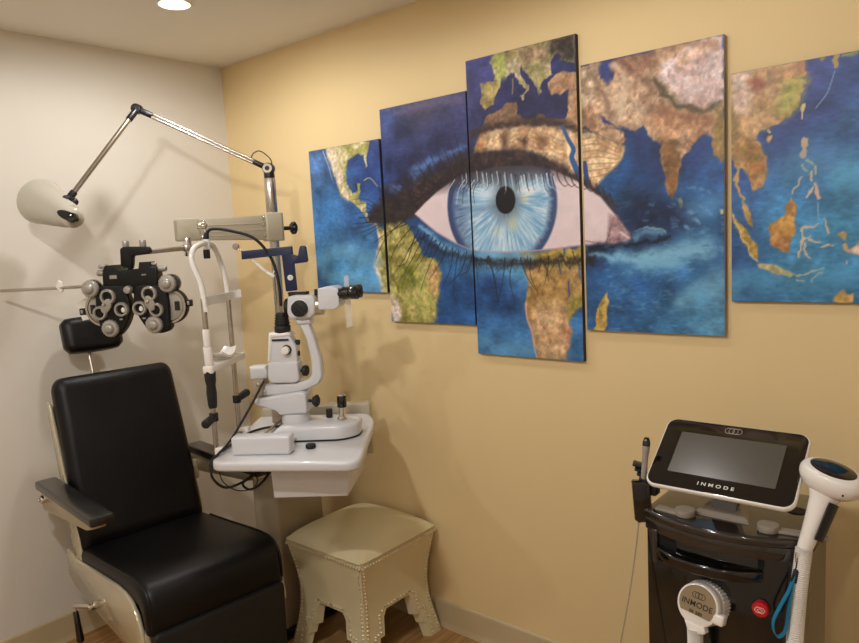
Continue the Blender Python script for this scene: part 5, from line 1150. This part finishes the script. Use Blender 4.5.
for side,(poly,wc,dials,rings) in enumerate(((A['pR'],A['pwheel'][0],(0,2),(0,1,2)),(A['pL'],A['pwheel'][1],(1,3),(3,4,5)))):
    yx2(smooth2([tuple(p) for p in poly],3),.012,.040,.006).build('lens_housing','phblack',ph)
    s=-1 if side==0 else 1
    pm().cyl((wc[0],.012,wc[2]),(wc[0],.04,wc[2]),.0635,.0635,56,.004).build('power_wheel','phblack',ph)
    b=pm().lathe([(.053,0),(.061,0),(.061,.004),(.053,.004)],(wc[0],.006,wc[2]),(0,1,0),56); b.build('wheel_rim','steel',ph)
    pm().cyl((wc[0],.007,wc[2]),(wc[0],.013,wc[2]),.051,.051,48,.001).build('wheel_face','dial',ph)
    pm().prism(rrect(-.009,-.016,.009,.016,.002),(wc[0]+s*.032,.0062,wc[2]),(1,0,0),(0,0,1),.003).build('axis_window','black',ph)
    for di in dials:
        p=A['pdial'][di]; r=.0295
        b=pm().cyl((p[0]+(.006 if di==1 else 0),.02,p[2]),(p[0]+(.006 if di==1 else 0),-.004,p[2]),r*1.08,r*1.08,36,.002).build('dial_seat','gloss',ph)
        k=pm().lathe([(0,.0),(r,.0),(r,.012),(r*.93,.016),(r*.6,.018),(r*.55,.023),(r*.42,.027),(r*.2,.028),(0,.0285)],(p[0],-.002,p[2]),(0,-1,0),40)
        for i in range(20):
            t=i*math.pi/10; k.box((p[0]+r*math.cos(t),-.009,p[2]+r*math.sin(t)),(.004,.012,.004),.001,(0,-t,0),1)
        k.build('power_dial','dial',ph)
    cc=[A['pring'][i] for i in rings]
    for i,p in enumerate(cc):
        r=(.0275,.025,.0255)[i]
        g=pm().lathe([(r*.63,0),(r,0),(r,.010),(r*.9,.014),(r*.68,.014),(r*.62,.004)],(p[0],-.006,p[2]),(0,-1,0),36).build('lens_ring','dial',ph)
        pm().cyl((p[0],-.004,p[2]),(p[0],-.012,p[2]),r*.64,r*.64,28).build('lens','lens',g)
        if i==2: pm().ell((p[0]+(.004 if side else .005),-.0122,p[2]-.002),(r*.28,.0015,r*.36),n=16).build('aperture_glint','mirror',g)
    # cross-cylinder link between the first two rings
    a_,b_=V(cc[0]),V(cc[1]); m_=(a_+b_)/2; dx=(b_-a_).normalized(); nrm=V((dx.z,0,-dx.x))
    q=m_+V((.010*(-s),0,-.004))
    pm().prism(circ(0,0,.028,24,.017),q+V((0,-.013,0)),dx,nrm,.012,.003).build('cross_cylinder','dial',ph)
    pm().cyl(q+V((-.006,-.018,.006)),q+V((-.006,-.026,.006)),.006,.005,16,.002).build('cylinder_knob','bracket',ph)
    bx=-.055 if side==0 else .028
    pm().box((bx,-.009,-.093),(.011,.003,.006),.0008).build('scale_mark','print_g',ph)
for p in A['plug']:
    s=1 if p[0]>0 else -1
    b=pm().prism(rrect(-.010,-.012,.010,.012,.003),(p[0],.026,p[2]),(1,0,0),(0,0,1),.02,.003); b.box((p[0]-s*.014,.026,p[2]),(.02,.012,.01),.002); b.build('side_lug','black',ph)
    pm().box((p[0],.0155,p[2]),(.008,.003,.012),.001).build('lug_inset','dial',ph)
q0,q1=[PF.inverted()@V(p) for p in A['prod']]
q0=V((-.115,q0.y+.0,q0.z))
pm().cyl(q0,q1,.0058,.0058,14,.001).build('near_point_rod','steel',ph)
p=PF.inverted()@V(A['pclip']); t=(p.x-q0.x)/(q1.x-q0.x); p=q0+(q1-q0)*t
pm().prism([(-.012,.004),(0,.028),(.014,.02),(.013,-.012),(.003,-.016),(-.004,-.006)],p,(1,0,0),(0,0,1),.012,.002).build('card_holder','whitep',ph)
p=PF.inverted()@V(A['pcard'])
pm().prism([(-.03,.012),(.035,.05),(.05,-.04),(-.012,-.05)],p+V((0,.03,0)),(1,0,0),(0,0,1),.003).build('test_card','print_w',ph)

# ---------------------------------------------------------------- lamp
lm=thing('examination_lamp','cream cone shaded examination lamp on jointed steel arm over the chair','lamp',(PX,PY,1.845))
hz=V((PX,PY,1.882)); el=V(A['elbow']); wr=V(A['wrist'])
b=MB(); b.cyl((PX,PY,1.843),(PX,PY,1.868),.021,.021,28,.003); hd_=V((math.cos(R(36)),math.sin(R(36)),0)); hn=V((hd_.y,-hd_.x,0))
b.cyl(hz-hn*.016,hz+hn*.016,.0225,.0225,28,.003); dl_=(el-hz).normalized(); b.cyl(hz+dl_*.01,hz+dl_*.065,.0115,.0105,18,.002); b.build('pivot','black',lm)
MB().lathe([(.009,0),(.0185,0),(.0185,.004),(.009,.004)],hz+hn*.0165,hn,28).build('pivot_ring','chrome',lm)
b=MB()
for o in (-.0065,.0065): b.cyl(hz+dl_*.05+V((0,0,o)),el-dl_*.03+V((0,0,o)),.0052,.0052,14)
b.build('upper_arm','steel',lm)
b=MB(); b.cyl(el-hn*.016,el+hn*.016,.019,.019,24,.003); b.cyl(el,el-dl_*.06,.0125,.0115,18,.002); dw=(wr-el).normalized(); b.cyl(el,el+dw*.06,.0125,.0125,18,.002); b.build('elbow_joint','black',lm)
MB().cyl(el+dw*.05,wr-dw*.01,.0095,.0095,18).build('lower_arm','steel',lm)
sw0=V(A['shadew']); sn=V(A['shaden']); ax=(sw0-sn).normalized()
neck=V(A['armclip'])
b=MB(); b.cyl(wr-dw*.02,wr+dw*.015,.013,.013,18,.002); b.cyl(wr-hn*.012+dw*.015,wr+hn*.02+dw*.015,.014,.014,18,.003); b.cyl(wr+dw*.015-hn*.0,wr+dw*.03+hd_*.035,.012,.012,16,.003); b.ell(wr+dw*.03+hd_*.03,(.014,.014,.014)); b.cyl(wr+dw*.02,sn+ax*.05,.009,.009,12); b.build('wrist_joint','black',lm)
Ls=(sw0-sn).length
shp=[(.0,-.034),(.020,-.032),(.031,-.026),(.036,-.016),(.037,.0),(.037,.024),(.039,.031),(.046,.038),(.083,Ls),(.085,Ls+.004),(.0825,Ls+.004),(.044,.043),(.030,.034),(.0,.032)]
sh=MB().lathe(shp,sn,ax,48).build('shade','lamp',lm)
MB().lathe([(0,0),(.02,.004),(.028,.03),(.02,.055),(0,.062)],sn+ax*.05,ax,24).build('bulb','dim',sh)
# dark slot with rotary switch on the neck, on the side towards the room
vdir=V((.80,-.62,.02)); vdir=(vdir-ax*vdir.dot(ax)).normalized(); sd2=ax.cross(vdir).normalized()
ns=(vdir*.8-ax*.6).normalized(); ts=-(ax*.8+vdir*.6).normalized(); sc=sn-ax*.006+ns*.031
b=MB(); b.prism(circ(0,0,.038,24,.0155),sc,ts,sd2,.016,.003); b.build('switch_slot','void',sh)
b=MB(); b.cyl(sc+ts*.018-ns*.01,sc+ts*.018+ns*.016,.0185,.0175,24,.003); b.build('switch_knob','gloss',sh)
MB().tube([hz+dl_*.075+V((0,0,.006)),hz+dl_*.06+V((0,0,.035)),hz+dl_*.03+V((0,0,.055)),hz+dl_*(-.01)+V((0,0,.042)),hz+V((.012,.008,.004))],.0022,8,8).build('lamp_cord','rubber',lm)

# ---------------------------------------------------------------- treatment workstation
wx0,wx1,wyf,wyb,wz=2.303,2.640,-.500,-.215,.9
mc=(wx0+wx1)/2
ws=thing('treatment_workstation','black glossy wheeled treatment workstation with tilted touchscreen by the tan wall','medical device',(mc,(wyf+wyb)/2,0))
def bow(x0,x1,y0,bulge,yb,r=.02,n=14):
    f=[(x0+(x1-x0)*i/n, y0-bulge*(1-(2*i/n-1)**2)) for i in range(n+1)]
    return f+[(x1,yb),(x0,yb)]
body=MB(); body.prism(bow(wx0,wx1-.002,wyf+.008,.026,wyb),(0,0,.465),(1,0,0),(0,1,0),.77,.006).build('cabinet','gloss',ws)
MB().prism(bow(wx0-.002,wx1+.002,wyf-.002,.049,wyb),(0,0,.889),(1,0,0),(0,1,0),.022,.008,3).build('top_deck','deck',ws)
MB().prism(bow(wx0-.001,wx1,wyf,.046,wyb),(0,0,.864),(1,0,0),(0,1,0),.030,.002).build('deck_lip','deck',ws)
for s in(-1,1):
    for yy in(wyf+.05,wyb-.05):
        w_=MB().cyl((mc+s*.12-.012,yy,.036),(mc+s*.12+.012,yy,.036),.036,.036,24,.005); w_.build('caster','rubber',ws)
        MB().box((mc+s*.12,yy,.072),(.05,.05,.02),.005).build('caster_fork','black',ws)
# handle bar with bowed front and dark recess above it
hb=[]
for i in range(25):
    s=-1+2*i/24
    hb.append((mc-.018+s*.118, wyf-.022-.042*(1-abs(s)**2.5)))
hp=hb+[(x,y+.03) for x,y in reversed(hb)]
MB().prism(hp,(0,0,.806),(1,0,0),(0,1,0),.026,.006,3).build('front_handle','gloss',ws)
MB().prism(rrect(-.125,-.026,.112,.024,.02),(mc-.01,wyf-.0085,.832),(1,0,0),(0,0,1),.004).build('handle_recess','void',ws)
b=MB(); b.box((wx0+.030,wyf-.013,.815),(.012,.014,.085),.004); b.build('handle_bracket','deck',ws)
# power button, emergency stop
px_=2.347
MB().lathe([(0,.0),(.0125,0),(.0125,.005),(.0095,.007),(.009,.0045),(0,.0045)],(px_,wyf+.006,.731),(0,-1,0),28).build('power_button','steel',ws)
pb=MB().lathe([(.0042,0),(.0055,0),(.0055,.0006),(.0042,.0006)],(px_,wyf+.0012,.731),(0,-1,0),20).build('power_symbol','print_k',ws)
ex,ez=2.569,.733; ey_=wyf-.004
MB().cyl((ex,ey_+.008,ez),(ex,ey_-.006,ez),.017,.017,28,.002).build('stop_collar','black',ws)
rbn=MB().cyl((ex,ey_-.004,ez),(ex,ey_-.024,ez),.0165,.0175,32,.004).build('emergency_stop_button','red',ws)
b=MB()
for i in range(2):
    s=1 if i else -1
    b.tube([(ex+s*.011,ey_-.0243,ez+s*.001),(ex+s*.006,ey_-.0243,ez+.006),(ex,ey_-.0243,ez+.0055)],.0007,6,4)
    b.tube([(ex-s*.011,ey_-.0243,ez-s*.001),(ex-s*.006,ey_-.0243,ez-.006),(ex,ey_-.0243,ez-.0055)],.0007,6,4)
b.tube([(ex-.006,ey_-.0243,ez-.001),(ex,ey_-.0243,ez+.003),(ex+.006,ey_-.0243,ez-.001),(ex,ey_-.0243,ez-.004),(ex-.006,ey_-.0243,ez-.001)],.0006,6,4)
b.build('arrow_mark','print_w',rbn)
# side vents
for zz in (.80,.745,.715,.665):
    MB().prism([(-.02,-.006),(-.012,-.006),(.0,.008),(-.008,.008)],(wx1-.003,-.38,zz),(0,1,0),(0,0,1),.004).build('vent_mark','grey',ws)
# deck discs and strips
for dx,dy,ux in ((2.398,-.498,-1),(2.575,-.487,1)):
    b=MB().cyl((dx,dy,.9),(dx,dy,.917),.0225,.0225,32,.003); b.build('holder_disc','grey',ws)
    MB().prism(rrect(0,-.0125,.07,.0125,.004),(dx,dy+.004*ux,.9035),(ux,.15,0),(-.15*ux,1,0),.007,.002).build('holder_strip','grey',ws)
MB().cyl((2.600,-.34,.9),(2.600,-.34,.9022),.021,.021,28).build('deck_socket','void',ws)
# screen stand
FB=[(-.062,-.042),(.062,-.042),(.045,.03),(-.045,.03)]
MB().loft([[(2.470+a,-.435+c,.9) for a,c in FB],[(2.470+a*.99,-.435+c*.99,.905) for a,c in FB],[(2.470+a*.55,-.425+c*.6,.925) for a,c in FB]]).build('stand_foot','grey',ws)
MB().loft([[(2.470+a,-.45+c,.912) for a,c in ((-.024,-.014),(.03,-.014),(.03,.016),(-.024,.016))],[(2.472+a,-.425+c,.985) for a,c in ((-.03,-.012),(.03,-.012),(.03,.014),(-.03,.014))],[(2.472+a,-.40+c,1.03) for a,c in ((-.03,-.012),(.03,-.012),(.03,.014),(-.03,.014))]]).build('stand_neck','deck',ws)
# tilted touchscreen
s0=V((2.4715,-.442,1.033)); st_=math.atan2(.160,.113); up=V((0,math.sin(st_),math.cos(st_))); nr=V((0,-math.cos(st_),math.sin(st_))); xr=V((1,0,0))
XF=Matrix((( xr.x,up.x,nr.x,s0.x),(xr.y,up.y,nr.y,s0.y),(xr.z,up.z,nr.z,s0.z),(0,0,0,1)))
W2,H2=.163,.104
tb=MB(XF).prism(rrect(-W2,-H2,W2,H2,.026,8),(0,0,-.0095),(1,0,0),(0,1,0),.015,.005,3).build('touchscreen','whitep',ws)
MB(XF).prism(rrect(-W2+.004,-H2+.004,W2-.004,H2-.004,.023,8),(0,0,-.0025),(1,0,0),(0,1,0),.003,.0008).build('bezel_glass','gloss',tb)
MB(XF).prism(rrect(-.118,-.059,.118,.062,.001,1),(0,0,-.0008),(1,0,0),(0,1,0),.0012).build('display','screen',tb)
text('screen_lettering','INMODE',.0125,XF@Matrix.Translation((-.002,-.080,.0002)),M['print_w'],tb,1.2,1.6,.0002)
def rings(X,s,m,parent,name='ring_logo'):
    b=MB(X)
    for i,cx in enumerate((-.75,0,.75)):
        q=[(cx*s+s*.95*math.cos(R(a)),s*.8*math.sin(R(a)),0) for a in (-62,-22,22,62,118,158,202,242)]
        b.tube(q+q[:1],s*.075,6,sm=False)
    return b.build(name,m,parent)
rings(XF@Matrix.Translation((-.002,.083,-.0006)),.0115,M['print_g'],tb)

# white connector plugged into the front, hose, handpiece in its holder
hpz=thing('treatment_handpiece','white mushroom shaped handpiece with ribbed hose held at right side of black workstation','handpiece',(2.655,-.43,.93))
# connector
kc=V((2.447,wyf-.012,.708)); 
kax=V((-.06,-.93,.25)).normalized()
MB().cyl(V((kc.x+.012,wyf+.004,kc.z+.01)),V((kc.x+.012,wyf-.014,kc.z+.01)),.078,.076,48,.003).build('connector_socket','gloss',ws)
b=MB(); k0=kc+V((.008,0,.004)); b.cyl(k0,k0+kax*.045,.049,.047,48,.004)
for i in range(40):
    t=i*2*math.pi/40; e1=kax.orthogonal().normalized(); e2=kax.cross(e1); rr=e1*math.cos(t)+e2*math.sin(t)
    b.cyl(k0+rr*.0485+kax*.004,k0+rr*.047+kax*.034,.0032,.0028,8)
cn=b.build('connector_ring','whitep',hpz)
f0=k0+kax*.042
b=MB(); b.cyl(f0-kax*.002,f0+kax*.024,.0485,.0475,48,.006)
kx=(V((1,0,0))-kax*kax.x).normalized(); ky=kax.cross(kx)*-1
ky=V((0,0,1))-kax*kax.z; ky.normalize(); kx=ky.cross(kax).normalized()
KF=Matrix(((kx.x,ky.x,kax.x,f0.x+kax.x*.0242),(kx.y,ky.y,kax.y,f0.y+kax.y*.0242),(kx.z,ky.z,kax.z,f0.z+kax.z*.0242),(0,0,0,1)))@Matrix.Rotation(R(-6),4,'Z')
b.build('connector_cap','whitep',hpz)
MB(KF).box((.047,-.012,-.012),(.028,.024,.026),.005).build('release_tab','whitep',hpz)
lbp=[(.041*math.cos(R(a)),.041*math.sin(R(a))) for a in range(-38,219,6)]
MB(KF).prism(lbp,(0,.003,.0004),(1,0,0),(0,1,0),.0012).build('connector_label','gold',hpz)
text('label_lettering','INMODE',.0175,KF@Matrix.Translation((0,.001,.0012)),M['print_k'],hpz,1.0,1.05,.0002)
text('model_lettering','SR 580',.0095,KF@Matrix.Translation((0,-.0165,.0012)),M['print_k'],hpz,1.0,1.1,.0003)
rings(KF@Matrix.Translation((0,.0215,.001)),.0088,M['print_k'],hpz)
b=MB(KF); b.prism([(-.022,-.040),(.024,-.039),(.030,-.050),(.026,-.056),(.013,-.060),(-.011,-.058)],(0,0,-.01),(1,0,0),(0,1,0),.024,.004); b.build('hose_boot','whitep',hpz)
# hose: from the connector down, looping near the floor and up to the handle
hb0=KF@V((.002,-.052,-.010))
hs=[hb0,hb0+V((.002,-.004,-.06)),hb0+V((.004,-.012,-.2)),V((2.455,-.60,.30)),V((2.50,-.64,.10)),V((2.565,-.645,.055)),V((2.625,-.615,.14)),V((2.636,-.578,.35)),V((2.641,-.562,.55)),V((2.644,-.552,.703)),V((2.647,-.538,.80)),V((2.653,-.520,.893))]
def ribs(t): return 1+.10*math.sin(t*2*math.pi*275)
MB().tube(hs,.0155,14,100,rf=ribs).build('hose','whitep',hpz)
# handle and head
h0=V((2.653,-.520,.890)); h1=V((2.686,-.462,1.018))
hx=(h1-h0).normalized()
MB().lathe([(0,0),(.0135,0),(.015,.004),(.0175,.035),(.021,.07),(.0255,.108),(.035,.132),(.04,.144),(0,.150)],h0,hx,32).build('handle','whitep',hpz)
# mushroom head: axis tilted towards the camera-right
ha=V((.16,-.17,.95)).normalized(); hq=V((.93,-.30,-.38)); hq=(hq-ha*hq.dot(ha)).normalized(); hr=ha.cross(hq)
ce=h1+V((.005,-.002,.012))
def hring(k,off,rx=.066,ry=.045,n=40): return [tuple(ce+ha*off+hq*(rx*k*math.cos(2*math.pi*i/n))+hr*(ry*k*math.sin(2*math.pi*i/n))) for i in range(n)]
MB().loft([hring(.45,-.030),hring(.72,-.024),hring(.93,-.012),hring(1.0,.002),hring(.985,.013),hring(.9,.022),hring(.8,.026)]).build('head','whitep',hpz,angle=60)
MB().loft([hring(.70,.0245),hring(.70,.027),hring(.60,.0295),hring(.3,.031)]).build('head_window','gloss',hpz)
MB().cyl(ce+hq*.045-hr*.036+ha*.001,ce+hq*.046-hr*.0385+ha*.001,.002,.002,10).build('indicator_mark','print_k',hpz)
b=MB(); b.cyl(h0+V((-.008,-.012,-.004)),h0+V((-.010,-.014,-.030)),.0055,.0045,12,.001); b.build('strap_eyelet','chrome',hpz)
# holder on the side of the workstation
hp_=h0+hx*.062
b=MB(); hy=V((.86,.34,0)); hy=(hy-hx*hy.dot(hx)).normalized(); hzv=hx.cross(hy)
secs=[]
for k in range(7):
    t=k/6; L=-.034+.082*t; ro=.027+.004*t; ri=.0225+.002*t
    arc=[R(a) for a in range(-75,106,15)]
    out=[hp_+hx*L+(hy*math.cos(a)+hzv*math.sin(a))*ro for a in arc]+[hp_+hx*L+(hy*math.cos(a)+hzv*math.sin(a))*ri for a in reversed(arc)]
    secs.append([tuple(p) for p in out])
b.loft(secs); b.build('handpiece_holder','black',ws)
MB().box((2.652,-.465,.890),(.03,.06,.03),.006).build('holder_arm','black',ws)
MB().box(tuple(hp_-hx*.024+hy*.0285),(.006,.014,.009),.001,(0,0,R(-20))).build('holder_label','print_g',ws)
# wrist strap
stp=[V((2.640,-.545,.840)),V((2.633,-.556,.81)),V((2.616,-.562,.768)),V((2.606,-.566,.738)),V((2.608,-.568,.716)),V((2.617,-.568,.709)),V((2.628,-.566,.722)),V((2.632,-.562,.75)),V((2.635,-.558,.79)),V((2.639,-.549,.832))]
def strap(name,pts,w,th,m,parent):
    q=catmull(pts,8); secs=[]
    for i,p in enumerate(q):
        t=(q[min(i+1,len(q)-1)]-q[max(i-1,0)]).normalized(); sdv=V((.55,-.8,0)); sdv=(sdv-t*sdv.dot(t)).normalized(); n=t.cross(sdv)
        secs.append([tuple(p+sdv*a+n*c) for a,c in((-w,-th),(w,-th),(w,th),(-w,th))])
    return MB().loft(secs).build(name,m,parent)
ln=thing('wrist_strap','teal blue wrist strap loop hanging beside the ribbed white hose','wrist strap',(2.64,-.547,.82))
strap('strap_loop',stp,.0055,.0009,'blue',ln)
MB().cyl((2.640,-.546,.825),(2.644,-.541,.852),.0068,.006,12,.002).build('strap_slider','rubber',ln)
MB().tube([(2.642,-.543,.85),(2.644,-.540,.865),(2.645,-.536,.878)],.0016,8,4).build('strap_cord','rubber',ln)

# probe and its holder at the left
b=MB(); 
b.prism([(-.022,.045),(.022,.046),(.024,-.052),(-.006,-.058),(-.016,-.05)],(2.288,-.49,.915),(.95,.3,0),(0,0,1),.03,.006); b.build('probe_holder','gloss',ws)
b=MB()
for i in range(4): b.box((2.268+.008*i,-.455-.006*i,.988-.009*i),(.030,.034,.006),.002,(0,R(14),R(20)))
b.box((2.30,-.47,.94),(.045,.03,.03),.004); b.build('holder_fins','black',ws)
pr=thing('probe_pen','slim dark probe pen with black tip standing in holder at left of screen','probe',(2.297,-.478,.93))
pa=V((2.290,-.487,.935)); pe=V((2.294,-.465,1.064)); pv=(pe-pa).normalized(); Lp=(pe-pa).length
MB().lathe([(0,0),(.0062,0),(.0072,Lp*.5),(.0076,Lp*.68),(.0086,Lp*.72),(.0092,Lp*.82),(.0085,Lp*.84),(0,Lp*.845)],pa,pv,24).build('barrel','column' if 0 else 'grey',pr)
MB().lathe([(0,Lp*.84),(.0092,Lp*.84),(.0095,Lp*.9),(.007,Lp*.97),(.005,Lp),(0,Lp)],pa,pv,24).build('tip','gloss',pr)
MB().tube([pa+V((.0,0,.0)),(2.286,-.500,.87),(2.283,-.515,.80),(2.277,-.54,.70),(2.266,-.575,.576),(2.25,-.62,.40),(2.245,-.64,.15),(2.27,-.62,.012),(2.33,-.55,.006)],.0021,8,10).build('cable','column',pr)

# ---------------------------------------------------------------- camera, world, view
cd=bpy.data.cameras.new('camera'); co=bpy.data.objects.new('camera',cd); COL.objects.link(co)
yaw,pitch,roll,FP=CAMP
f=V((math.cos(pitch)*math.cos(yaw),math.cos(pitch)*math.sin(yaw),math.sin(pitch))); r=V((math.sin(yaw),-math.cos(yaw),0)); uu=r.cross(f)
r2=r*math.cos(roll)+uu*math.sin(roll); u2=-r*math.sin(roll)+uu*math.cos(roll)
co.matrix_world=Matrix(((r2.x,u2.x,-f.x,CAMC[0]),(r2.y,u2.y,-f.y,CAMC[1]),(r2.z,u2.z,-f.z,CAMC[2]),(0,0,0,1)))
cd.sensor_width=36; cd.lens=36*FP/859; cd.clip_start=.02
SC.camera=co
w=bpy.data.worlds.new('world'); SC.world=w; w.use_nodes=True
w.node_tree.nodes['Background'].inputs[0].default_value=(1,.9,.78,1); w.node_tree.nodes['Background'].inputs[1].default_value=.02
vs=SC.view_settings; vs.view_transform='Standard'; vs.look='None'; vs.gamma=1; vs.use_curve_mapping=False; vs.exposure=EXPO
